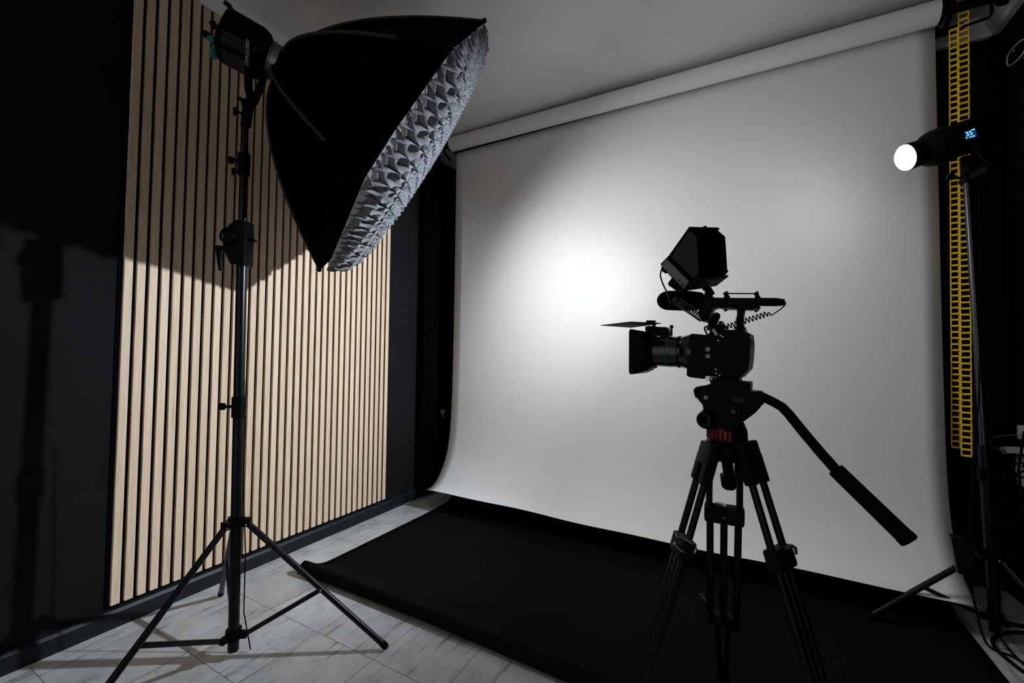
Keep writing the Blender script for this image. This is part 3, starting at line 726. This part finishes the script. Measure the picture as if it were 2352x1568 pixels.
mb = MB().tube(spl([fr(2335, 1082, 2.22), fr(2324, 1095, 2.22), fr(2323, 1108, 2.22), fr(2327, 1120, 2.22)]), .0035, 8)
tag(build('power_cable', mb, 'rubber'), 'short black cable hanging between the curled tail and the power strip', 'cable')

# ---------------------------------------------------------------- the video rig: frame of the rig
C0 = V((-.05, 1.31, 0)); E1 = V((.9945, -.1045, 0)); E2 = V((.1045, .9945, 0)); E3 = V((0, 0, 1))
def rp(x_, y_, d=0.0): return onplane(x_, y_, C0+E2*d, E2)
def poly(pts, d): return [rp(a, b, d) for a, b in pts]
def slab(mb, pts, d0, d1): return mb.prism(poly(pts, d0), E2*(d1-d0))

# --- tripod
t = thing('tripod', 'black video tripod with fluid head and long pan handle standing on the black paper', 'tripod', (C0.x, C0.y, 0))
hd = build('head_body', slab(slab(MB(), [(1600, 913), (1717, 925), (1742, 910), (1753, 912), (1748, 932), (1735, 948), (1708, 968), (1701, 974), (1688, 984), (1628, 984), (1618, 960), (1614, 930)], -.035, .035), [(1628, 925), (1692, 928), (1705, 945), (1692, 975), (1635, 975), (1615, 955)], -.045, .04), 'plastic_m', t)
build('top_plate', slab(slab(MB(), [(1592, 895), (1742, 910), (1717, 925), (1597, 913)], -.036, .036), [(1592, 893.5), (1600, 888), (1748, 901), (1743, 910), (1720, 909)], -.034, .036), 'plastic_m', t)
build('camera_plate', slab(MB(), [(1631, 872), (1722, 877), (1724, 880), (1723, 903), (1632, 899)], -.028, .028), 'plastic', t)
build('plate_rail', slab(MB(), [(1603, 889), (1629, 882), (1631, 899), (1606, 897)], -.02, .02), 'plastic', t)
k = build('drag_knob', MB().lathe(rp(1631, 962, -.03), -E2+E1*-.25, [(0, .028), (.012, .028), (.014, .0245), (.03, .0235), (.036, .021), (.038, .014)], 32), 'plastic', t)
kc = rp(1631, 962, -.03)+(-E2+E1*-.25).normalized()*.0385
build('knob_scale', MB().torus(kc, -E2+E1*-.25, .0145, .0006, 30, 6, -1.2, 1.6), 'grey_ink', k)
k2 = build('balance_dial', MB().lathe(rp(1684, 946, -.043), -E2, [(0, .0195), (.006, .0195), (.008, .016)], 32), 'plastic', t)
tk = MB()
for q in range(36):
    a = 2*math.pi*q/36; d_ = E1*math.cos(a)+E3*math.sin(a); tk.box(rp(1684, 946, -.051)+d_*.0165, .0022, .0006, .0005, d_, E2)
build('dial_ticks', tk, 'grey_ink', k2, False)
build('brass_insert', MB().torus(rp(1684, 946, -.052), E2, .0036, .0012, 20, 6), 'brass', k2, label='brass insert')
build('lock_screw', MB().torus(rp(1621, 913, -.038), E2, .0058, .0018, 20, 6).lathe(rp(1621, 913, -.037), -E2, [(0, .005), (.002, .004)], 12), 'ringmetal', t)
text('head_lettering', '502', rp(1684, 921, -.0362), rp(1705, 924, -.0362), -E2, 'grey_ink', hd)
bcx = 1668
def rz(y_): return rp(bcx, y_).z
ctr = rp(bcx, 990)
build('red_band', MB().lathe(V((ctr.x, ctr.y, rz(1008))), E3, [(0, .046), (.004, .0485), (.022, .0475), (rz(985)-rz(1008), .044)], 40), 'red', t, label='red ribbed locking band')
rb = MB()
for q in range(20):
    a = math.radians(150+q*14); d_ = V((math.cos(a), math.sin(a), 0)); rb.box(V((ctr.x, ctr.y, rz(997)))+d_*.048, .003, .0045, rz(987)-rz(1007), d_, V((-d_.y, d_.x, 0)), bev=.0008)
build('band_ribs', rb, 'plastic', t)
# black casing covering the right part of the band
cs = MB(); pr_ = [(rz(1010), .0495), (rz(1003), .051), (rz(985), .050), (rz(968), .042)]
nn_ = 22; o_ = 0
for i, (z_, r_) in enumerate(pr_):
    for q in range(nn_+1):
        a = math.radians(-72+q*(170/nn_)); cs.v.append(V((ctr.x+r_*math.cos(a), ctr.y+r_*math.sin(a), z_)))
for i in range(len(pr_)-1):
    for q in range(nn_): cs.f.append((i*(nn_+1)+q, i*(nn_+1)+q+1, (i+1)*(nn_+1)+q+1, (i+1)*(nn_+1)+q))
o = build('base_casing', cs, 'plastic', t); add_solid(o, .003)
build('half_ball', MB().lathe(V((ctr.x, ctr.y, rz(1027))), E3, [(0, .034), (.008, .040), (rz(1012)-rz(1027), .046), (rz(1007)-rz(1027), .047)], 36), 'plastic', t)
build('bowl', MB().lathe(V((ctr.x, ctr.y, rz(1052))), E3, [(0, .030), (.006, .044), (rz(1040)-rz(1052), .054), (rz(1026)-rz(1052), .056), (rz(1020)-rz(1052), .050)], 40), 'plastic_m', t)
build('centre_shaft', MB().cyl(V((ctr.x, ctr.y, rz(1052))), V((ctr.x+.006, ctr.y, rz(1088))), .014).lathe(V((ctr.x+.006, ctr.y, rz(1088))), -E3, [(0, .020), (.004, .0225), (.034, .0185), (.040, .013)], 24), 'plastic', t)
# pan handle
hp = [(1738, 906), (1756, 913), (1780, 925), (1797, 935), (1812, 951), (1850, 998), (1890, 1045), (1922, 1081)]
build('handle_clamp', slab(MB(), [(1715, 905), (1750, 902), (1757, 911), (1752, 930), (1722, 934)], -.022, .02), 'plastic', t)
build('pan_handle', MB().tube([rp(a, b, -.01-.02*i/7) for i, (a, b) in enumerate(hp)], .0118, 16), 'rubber', t)
build('handle_grip', MB().lathe(rp(1918, 1077, -.03), rp(2037, 1192, -.052)-rp(1918, 1077, -.03), [(0, .0165), (.004, .0178), (.165, .0178), (.168, .0188), (.178, .0188), (.180, .0165)], 24), 'rubber', t)
# legs
AP = V((ctr.x, ctr.y, rz(1048)))
def leg(rad_dir, A_, B_, clampd, halfw, lower, flip, tubes3=True):
    A_ = V(A_); B_ = V(B_); ax = (B_-A_).normalized(); tg = V((-rad_dir.y, rad_dir.x, 0)).normalized(); nr_ = ax.cross(tg).normalized()
    Ln = (B_-A_).length
    lg = build('leg', MB().box(A_-ax*.012, .060, halfw*2+.022, .030, ax, tg, bev=.008).box(A_+ax*.03+tg*halfw, .075, .028, .028, ax, tg, bev=.006).box(A_+ax*.03-tg*halfw, .075, .028, .028, ax, tg, bev=.006), 'plastic_m', t)
    build('upper_tube', MB().cyl(A_+tg*halfw+ax*.02, A_+tg*halfw*1.05+ax*(clampd+.02), .0092, n=14), 'metal_black', lg)
    build('upper_tube', MB().cyl(A_-tg*halfw+ax*.02, A_-tg*halfw*1.05+ax*(clampd+.02), .0092, n=14), 'metal_black', lg)
    cc = A_+ax*clampd
    cl_ = build('leg_clamp', MB().box(cc+ax*.02, .052, halfw*2+.030, .036, ax, tg, bev=.008), 'plastic_m', lg)
    build('screw', MB().lathe(cc+ax*.02+nr_*.0185*(-flip), nr_*(-flip), [(0, .0035), (.0015, .0028)], 10), 'silver', lg)
    for q in (-1, 0, 1):
        build('lower_tube', MB().cyl(cc+ax*.04+tg*q*halfw*.98, A_+ax*lower+tg*q*halfw*.98, .0102, n=14), 'metal_black', lg)
    build('lower_clamp', MB().box(A_+ax*lower, .034, halfw*2+.020, .034, ax, tg, bev=.008), 'plastic_m', lg)
    build('foot_tube', MB().cyl(A_+ax*lower+tg*halfw*.45, B_-ax*.03+tg*halfw*.2, .0085).cyl(A_+ax*lower-tg*halfw*.45, B_-ax*.03-tg*halfw*.2, .0085), 'metal_black', lg)
    build('rubber_foot', MB().lathe(B_-ax*.045, ax, [(0, .016), (.03, .02), (.045, .022)], 18), 'rubber', lg)
    return cc, ax, tg, nr_, lg
def lever(mb, O_, X_, Y_, w_, h_):
    # an open D-shaped silver lever
    pts = [O_+X_*(w_*math.cos(a))+Y_*(h_*math.sin(a)) for a in [math.radians(q) for q in range(-110, 111, 20)]]
    return mb.tube(pts, [.0035]+[.0045]*(len(pts)-2)+[.0035], 8)
a1 = math.radians(205); r1 = V((math.cos(a1), math.sin(a1), 0))
ccL, axL, tgL, nL, lgL = leg(r1, at(1624, 1052, 1.13), V((-.30, 1.215, .02)), .228, .0265, .74, 1)
a2 = math.radians(-28); r2 = V((math.cos(a2), math.sin(a2), 0))
ccR, axR, tgR, nR, lgR = leg(r2, at(1722, 1050, 1.12), V((.235, 1.145, .02)), .222, .0265, .74, 1)
r3 = V((-.03, 1, 0)).normalized()
ccB, axB, tgB, nB, lgB = leg(r3, AP+V((-.006, .045, -.005)), V((-.075, 1.63, .02)), .178, .0385, .60, 1)
dl = (ccL-EYE).dot(fw)-.036
mb = MB().tube(spl([at(a, b, dl) for a, b in ((1554, 1229), (1568, 1232), (1584, 1243), (1597, 1257), (1594, 1267), (1580, 1270), (1563, 1261), (1549, 1247))], 5), .0042, 8)
mb.tube(spl([at(a, b, dl) for a, b in ((1552, 1225), (1566, 1228), (1585, 1240), (1598, 1252))], 4), .0035, 8)
build('lever', mb, 'silver', lgL, label='silver open clamp lever')
dr = (ccR-EYE).dot(fw)-.01
mb = MB().tube([at(1800, 1262, dr), at(1808, 1258, dr), at(1819, 1253, dr), at(1827, 1258, dr), at(1829, 1272, dr)], [.003, .004, .0045, .004, .003], 8)
build('lever', mb, 'ringmetal', lgR)
mb = MB().tube([ccB-V((.035, .0, -.008)), ccB-V((.012, .006, -.014)), ccB+V((.006, -.008, .010))], [.002, .005, .006], 8)
build('lever', mb, 'silver', lgB, label='silver clamp lever')
build('tie_down', MB().cyl(ccB+axB*.38-tgB*0-V((.036, 0, 0)), ccB+axB*.38-V((.058, 0, -.022)), .003).torus(ccB+axB*.38-V((.062, 0, -.027)), fw, .006, .0015, 14, 6), 'grey', lgB)

# --- cinema camera body
t = thing('cinema_camera', 'black cinema camera body with top handle and cable clutter on the tripod head', 'camera', C0+V((0, 0, rp(1670, 872).z)))
body = build('body', slab(slab(MB(), [(1627, 768), (1640, 762), (1706, 757), (1712, 763), (1722, 766), (1724, 795), (1722, 825), (1719, 848), (1700, 868), (1638, 871), (1625, 862)], -.055, .05), [(1688, 800), (1714, 796), (1716, 848), (1690, 852)], -.060, -.05), 'plastic', t)
build('mounting_base', slab(MB(), [(1636, 866), (1698, 862), (1698, 876), (1636, 874)], -.03, .03), 'plastic', t)
build('battery_module', slab(slab(MB(), [(1583, 769), (1590, 766), (1624, 769), (1628, 775), (1625, 866), (1616, 870), (1584, 866), (1577, 862), (1579, 820)], -.050, .045), [(1586, 786), (1622, 788), (1620, 852), (1583, 850)], -.053, -.05), 'plastic', t)
bb = MB()
for (a, b, c_, d_) in ((1590, 770, 1600, 776), (1606, 771, 1612, 777)): slab(bb, [(a, b), (c_, b), (c_, d_), (a, d_)], -.052, -.049)
build('buttons', bb, 'plastic_m', t)
build('side_panel', slab(MB(), [(1690, 804), (1712, 799), (1713, 844), (1682, 856), (1682, 812)], -.064, -.055), 'plastic', t)
build('panel_seam', MB().tube(poly([(1680, 858), (1681, 808), (1712, 798)], -.0645), .0007, 6), 'hoodgrey', t)
for yy_ in (802, 818): 
    build('bnc_socket', MB().lathe(rp(1626, yy_, -.052), -E2, [(0, .0075), (.004, .0075), (.006, .006), (.010, .006)], 20).torus(rp(1626, yy_, -.063), E2, .006, .0012, 20, 6), 'ringmetal', t, label='silver round connector')
build('grip_curve', slab(MB(), [(1710, 762), (1721, 765), (1725, 785), (1724, 800), (1712, 800), (1708, 780)], -.05, .03), 'plastic_m', t)
for (a, b) in ((1650, 782), (1655, 770), (1660, 773), (1644, 848), (1645, 857), (1653, 862)):
    build('bolt', MB().lathe(rp(a, b, -.055), -E2, [(0, .0022), (.0015, .0018)], 10), 'silver', t)
build('bottom_bracket', slab(MB(), [(1620, 864), (1630, 863), (1630, 875), (1621, 874)], -.056, -.04), 'silver', t, label='small silver bracket')
build('bottom_rail', MB().tube(poly([(1630, 864), (1646, 867)], -.058), .0015, 8), 'silver', t)
# cage top, handle post, handle
build('cage_top', slab(slab(MB(), [(1625, 768), (1640, 756), (1652, 740), (1657, 740), (1658, 745), (1664, 746), (1664, 757), (1708, 757), (1708, 764), (1628, 770)], -.03, .03), [(1651, 737), (1658, 737), (1657, 745), (1651, 744)], -.02, .02), 'plastic', t)
ph = MB()
slab(ph, [(1692, 706), (1712, 706), (1709, 718), (1707, 730), (1708, 751), (1691, 751), (1690, 734), (1693, 722)], -.012, .012)
slab(ph, [(1685, 751), (1711, 751), (1711, 754), (1685, 754)], -.02, .02); slab(ph, [(1686, 756), (1712, 756), (1712, 760), (1686, 760)], -.02, .02); slab(ph, [(1692, 753), (1707, 753), (1707, 770), (1692, 770)], -.012, .012)
build('handle_post', ph, 'plastic', t)
hn = MB()
slab(hn, [(1624, 690), (1632, 684), (1724, 685), (1736, 690), (1738, 710), (1722, 711), (1690, 709), (1672, 707), (1658, 708), (1648, 706), (1638, 709), (1634, 716), (1632, 724), (1627, 735), (1612, 738), (1604, 722), (1606, 700)], -.018, .018)
build('top_handle', hn, 'plastic', t)
build('handle_rail', slab(MB(), [(1636, 684), (1728, 684), (1728, 688), (1636, 688)], -.012, .012), 'metal_black', t)
for (a, b) in ((1707, 694), (1680, 696), (1642, 694)):
    build('slot', MB().box(rp(a, b, -.0185), .006, .001, .0018, E1, E2, bev=.0003), 'grey', t)
build('front_catch', MB().tube(poly([(1619, 703), (1626, 703), (1629, 700)], -.02), .0009, 6).tube(poly([(1621, 693), (1629, 693)], -.02), .0009, 6), 'ringmetal', t)
# friction arm ball
build('ball_arm', MB().sphere(rp(1645, 726, -.02), .0105).cyl(rp(1640, 736, -.02), rp(1632, 760, -.02), .0115).lathe(rp(1648, 722, -.02), rp(1630, 748, -.02)-rp(1648, 722, -.02), [(.006, .0125), (.010, .0105), (.014, .0125), (.018, .0105), (.022, .0125), (.026, .0105), (.032, .012)], 18), 'plastic', t)
build('lock_tab', slab(MB(), [(1634, 757), (1640, 754), (1649, 767), (1646, 771), (1641, 768)], -.06, -.052), 'ringmetal', t)

# --- lens
t = thing('camera_lens', 'black cine lens with a cyan ring between matte box and camera body', 'lens', rp(1545, 842))
LA = rp(1503, 806.5, 0); LBk = rp(1590, 808.5, 0); ld_ = (LBk-LA)
def lr(px): return px/972.0
prof = [(0, .0440), (.042, .0452), (.0425, .0445), (.0445, .0445), (.045, .0452), (.053, .0450), (.0535, .0435), (.0545, .0435), (.055, .0448), (.062, .0446), (.0625, .043), (.0635, .043), (.064, .0445), (.070, .0445), (.0705, .0455), (.078, .0455), (.0785, .044), (.084, .046), (.098, .050), (ld_.length+.006, .051)]
lb = build('barrel', MB().lathe(LA, ld_, prof, 56), mat('lens_black', (.002, .002, .003), .22, .8), t)
build('cyan_ring', MB().lathe(LA, ld_, [(.0425, .0446), (.0427, .04495), (.0443, .04495), (.0445, .0446)], 56), 'bluering', lb, label='thin cyan ring')
kn = MB(); dx, dy = frame(ld_)
for q in range(70):
    a = 2*math.pi*q/70; d_ = dx*math.cos(a)+dy*math.sin(a); kn.box(LA+ld_.normalized()*.0742+d_*.0457, .0065, .0022, .0012, ld_.normalized(), ld_.normalized().cross(d_), bev=0)
build('focus_teeth', kn, 'plastic', lb, False)
LDn = ld_.normalized(); sN = (-E2*.99-E3*.12).normalized()
def onl(s, ang): # point on the barrel surface, s along, ang below the horizon
    d_ = (-E2*math.cos(ang)-E3*math.sin(ang)); return LA+LDn*s+d_*.0453
def dn(ang): return (-E2*math.cos(ang)-E3*math.sin(ang))
text('lens_lettering', 'T2.9', onl(.026, .02), onl(.035, .02), dn(.0), 'white_ink', lb, off=.0003)
text('lens_lettering', 'ANAMORPHIC', onl(.013, .11), onl(.032, .11), dn(.1), 'grey_ink', lb, off=.0003)
text('lens_scale', '8', onl(.0795, -.10)+dn(0)*.001, onl(.0825, -.10)+dn(0)*.001, dn(-.1), 'white_ink', lb, off=.0012)
text('lens_scale', '4', onl(.0785, .03)+dn(0)*.001, onl(.0815, .03)+dn(0)*.001, dn(0), 'white_ink', lb, off=.0012)
text('lens_scale', '5', onl(.0805, .17)+dn(0)*.001, onl(.083, .17)+dn(0)*.001, dn(.2), 'white_ink', lb, off=.0012)
build('focus_lever', MB().cyl(rp(1542.5, 769, 0), rp(1542.5, 751, 0), .0028).lathe(rp(1542.5, 753.5, 0), E3, [(0, .0045), (.001, .0052), (.008, .0052), (.009, .004)], 16), 'metal_black', t)

# --- matte box
t = thing('matte_box', 'black matte box with a raised top flag on the front of the lens', 'matte box', rp(1480, 855))
fcx = rp(1464, 806); ry = lambda y_: rp(1464, y_).z
hz0, hz1 = rp(1460, 855.5).z, rp(1460, 760.5).z; hm = (hz0+hz1)/2; hh = (hz1-hz0)/2
fo = V((fcx.x, fcx.y, hm)); bo = LA+LDn*.002
fs = [fo+E2*a*.066+E3*b*hh for a, b in ((-1, -.93), (-.93, -1), (.93, -1), (1, -.93), (1, .93), (.93, 1), (-.93, 1), (-1, .93))]
def rc(c, R, n=8, sq=.5):
    q = []
    for a, b in ((-1, -.5), (-.5, -1), (.5, -1), (1, -.5), (1, .5), (.5, 1), (-.5, 1), (-1, .5)): q.append(c+E2*a*R+E3*b*R)
    return q
mb = MB(); S = [fs, [p_+E1*.012 for p_ in fs], [p_-E2*0 for p_ in rc(bo-E1*.014, .056)], rc(bo-E1*.006, .046)]
S[1] = [p_+E1*.010 for p_ in fs]
for s in S: mb.v += s
for i in range(3):
    for k in range(8): k2 = (k+1) % 8; mb.f.append((i*8+k, i*8+k2, (i+1)*8+k2, (i+1)*8+k))
o = build('hood', mb, 'plastic', t, False); add_solid(o, .003)
fm = MB()
for i in range(8): fm.tube([fs[i], fs[(i+1) % 8]], .0035, 6)
build('front_frame', fm, 'plastic_m', t)
build('side_clip', slab(MB(), [(1457, 793), (1461, 790), (1463, 800), (1463, 816), (1460, 824), (1457, 820)], -.070, -.062), 'plastic', t)
build('rear_ring', MB().lathe(bo-E1*.008, E1, [(0, .046), (.002, .0515), (.010, .0515), (.012, .047)], 48), 'plastic', t)
tb = MB(); slab(tb, [(1481, 754), (1491, 749), (1506, 750), (1530, 751), (1534, 757), (1538, 770), (1520, 774), (1500, 768), (1484, 764)], -.018, .018)
slab(tb, [(1480, 750), (1492, 747.5), (1497, 751), (1484, 753)], -.02, .02)
build('top_bracket', tb, 'plastic', t)
fb = MB(); slab(fb, [(1484, 735.5), (1503, 735.5), (1503, 741), (1484, 741)], -.008, .008); slab(fb, [(1497, 741), (1503, 741), (1503, 749), (1498, 749)], -.008, .008)
build('flag_arm', fb, 'plastic', t)
zf = 1.196
fq = [hit(a, b, 2, zf) for a, b in ((1380, 747.5), (1448, 739.5), (1519, 743), (1449.5, 752.5))]
fc = sum(fq, V())/4; tgt = rp(1460, 745); shift = V((tgt.x-fc.x, tgt.y-fc.y, 0))*0
build('top_flag', MB().prism([p_ for p_ in fq], (0, 0, .0018)), 'hoodgrey', t, False)

# --- field monitor with hood
t = thing('field_monitor', 'small field monitor with a deep black sun hood tilted above the camera', 'monitor', rp(1590, 664))
WV = E1*.050+E2*.150+E3*.028; dn_ = -.075
def mp(x_, y_): return rp(x_, y_, dn_)
case = [mp(1535, 588), mp(1517, 606), mp(1519, 611), mp(1572, 665), mp(1592, 640)]
cse = build('case', MB().prism(case, WV), 'plastic', t, False)
nv = -WV.normalized()
build('side_frame', MB().prism([p_+nv*.0003 for p_ in (mp(1532, 595), mp(1519, 609), mp(1571.5, 663), mp(1582.5, 646))], nv*.0012), 'portgrey', cse, False, label='dark grey port side')
sl = MB()
for q in range(4):
    a, b = 1567.5+q*2.2, 646.5+q*1.7; sl.prism([mp(a, b)+nv*.0016, mp(a+.9, b+.7)+nv*.0016, mp(a-2.6, b+8)+nv*.0016, mp(a-3.5, b+7.3)+nv*.0016], nv*.0006)
build('port_slots', sl, 'plastic', cse, False)
build('port_hole', MB().lathe(mp(1561.5, 643.5)+nv*.0014, nv, [(0, .0028), (.0008, .0028)], 14), 'plastic', cse)
te = MB()
for q in range(11):
    a, b = 1536+q*3.4, 628+q*3.5; te.prism([mp(a, b), mp(a+1.3, b+1.3), mp(a, b+3.6), mp(a-1.3, b+2.4)], WV*.9)
build('cooling_fins', te, 'plastic', t, False)
build('rear_mount', MB().prism([mp(1543, 638), mp(1534, 650), mp(1536, 656), mp(1544, 661), mp(1553, 668), mp(1572, 668)], WV*.6), 'plastic', t, False)
build('cable_boot', MB().prism([mp(1519, 613), mp(1530, 611), mp(1542, 622), mp(1538, 627), mp(1528, 628), mp(1518, 621)], WV*.2), 'rubber', t, False)
hoodA, hoodB, hoodC, hoodD, hoodE = mp(1541, 592), mp(1592, 640), mp(1604, 626), mp(1599, 543), mp(1581.5, 528)
th = WV.normalized()*.0018
tpA, tpB = mp(1535, 588), mp(1583, 520.5)
hd_ = MB()
hd_.prism([hoodA, hoodB, hoodC, hoodD, hoodE], th)                                # near cheek
build('hood_cheek', MB().prism([p_+WV-th for p_ in (hoodA, hoodB, hoodC, hoodD, hoodE)], th), 'leaf', t, False)
build('hood_cheek', hd_, 'cheek', t, False)
hr = MB()
hr.prism([tpA, tpB, mp(1585.5, 524), mp(1541, 592)], WV)                            # top leaf with its lip
build('hood_leaf', MB().prism([mp(1592, 640), mp(1604, 626), mp(1607, 629), mp(1594, 645)], WV), 'leaf', t, False)
build('hood_leaf', hr, 'leaf', t, False)
build('screen_glass', MB().prism([mp(1534, 588), mp(1541, 590), mp(1597, 642), mp(1590, 645)], WV*1.01), 'leaf', t, False)
cl = MB(); p_ = mp(1583, 521)+WV*.52
build('hood_clip', MB().box(p_+E3*.001, .008, .006, .005, E1, E2), 'plastic', t)
build('bottom_lip', MB().prism([mp(1593, 641), mp(1608, 638), mp(1606, 644), mp(1578, 666)], WV*.98), 'plastic_m', t, False)
arm = MB().cyl(rp(1622, 655, -.01), rp(1636, 676, -.01), .008).cyl(rp(1618, 662, -.02), rp(1634, 671, .02), .0065).sphere(rp(1634, 673, -.012), .0075).cyl(rp(1628, 670, -.01), rp(1626, 700, -.008), .0105).box(rp(1630, 686, -.01), .022, .026, .010, E1, E2, bev=.002)
build('tilt_arm', arm, 'plastic', t)

# --- microphone
t = thing('shotgun_microphone', 'shotgun microphone with a fat black foam windshield lying along the camera handle', 'microphone', rp(1600, 712, .03))
dM = .028
m0, m1 = rp(1509.5, 689.5, dM), rp(1804, 694, dM); md_ = (m1-m0).normalized(); ml = (m1-m0).length
def mx(px): return (rp(px, 691, dM)-rp(1509.5, 691, dM)).length
R_ = .0295
pf = [(0, .001)]+[(.035*(1-math.cos(a)), R_*math.sin(a)) for a in [math.radians(q) for q in range(15, 91, 12)]]+[(mx(1580), R_*1.02), (mx(1610), R_*.86), (mx(1622), R_*.5)]
build('foam_windshield', MB().lathe(m0, md_, pf, 36), 'foam', t)
build('mic_tube', MB().lathe(m0+md_*mx(1615), md_, [(0, .0105), (mx(1745)-mx(1615), .0105)], 24), 'metal_black', t)
build('xlr_plug', MB().lathe(m0+md_*mx(1744), md_, [(0, .0095), (.002, .0115), (.040, .0112), (.058, .0085), (mx(1800)-mx(1744), .0065), (mx(1803.5)-mx(1744), .0055)], 24), 'plastic', t)
sh = MB()
for px in (1668, 1738):
    c_ = m0+md_*mx(px)
    for q in range(4):
        a = math.radians(45+90*q); d_ = E2*math.cos(a)+E3*math.sin(a)
        sh.tube([c_+d_*.0115, c_+d_*.020+md_*.006, c_+d_*.027], .003, 8)
        sh.sphere(c_+d_*.0275, .0048, n=10, m=6)
    sh.torus(c_, md_, .0265, .0028, 32, 8)
build('shock_mount', sh, 'rubber', t)
ra = m0+md_*mx(1668)+V((0, 0, .0)); rr = MB()
for a in (math.radians(90), math.radians(-90)):
    d_ = E2*math.cos(a)+E3*math.sin(a); rr.cyl(m0+md_*mx(1664)+d_*.0225, m0+md_*mx(1740)+d_*.0225, .0018, n=8)
build('mount_rods', rr, 'metal_black', t)

# --- coiled cables
def coil(A_, B_, R, turns, r, path_in, path_out, n=14, sag=0.0):
    A_, B_ = V(A_), V(B_); d = (B_-A_); Ln = d.length; d.normalize(); x_, y_ = frame(d)
    pts = []
    N_ = int(turns*n)
    for i in range(N_+1):
        u = i/N_; a = 2*math.pi*turns*u
        e_ = min(1, u*turns*1.2, (1-u)*turns*1.2)
        pts.append(A_.lerp(B_, u)+(x_*math.cos(a)+y_*math.sin(a))*R*max(.2, e_)-V((0, 0, sag*math.sin(math.pi*u))))
    return MB().tube(spl(path_in, 6)[:-1]+pts+spl(path_out, 6)[1:] if path_in and path_out else pts, r, 8)
dC = -.075
A_ = rp(1548, 686, dC); B_ = rp(1618, 734, dC)
tag(build('coiled_cable', coil(A_, B_, .0098, 15, .0021, [rp(1519, 620, dC-.005), rp(1517, 634, dC-.005), rp(1524, 655, dC), rp(1534, 675, dC), rp(1540, 694, dC), rp(1545, 692, dC)], [rp(1619, 735, dC), rp(1628, 742, dC), rp(1634, 752, dC+.01), rp(1631, 765, dC+.015), rp(1636, 772, dC+.02)]), 'cable', None, org=B_), 'tightly coiled black cable hanging from the monitor toward the camera body', 'cable')
A_ = rp(1768, 719, .0); B_ = rp(1660, 753, -.01)
tag(build('coiled_cable', coil(A_, B_, .0068, 13, .0015, [rp(1803, 693, .02), rp(1803.5, 699, .02), rp(1795, 708, .015), rp(1775, 722, .0), rp(1770, 724, .0)], [rp(1658, 754, -.01), rp(1650, 750, -.02), rp(1645, 757, -.03), rp(1650, 766, -.03)]), 'rubber', None, org=B_), 'loosely coiled black microphone cable stretched behind the handle post', 'cable')
tag(build('short_cable', MB().tube(spl([rp(1627, 772, -.03), rp(1619, 757, -.03), rp(1621, 750, -.035), rp(1632, 752, -.045), rp(1636, 765, -.055), rp(1630, 780, -.058), rp(1640, 788, -.058), rp(1645, 780, -.056)]), .0024, 8), 'rubber'), 'short black cable looping over the front corner of the camera body', 'cable')
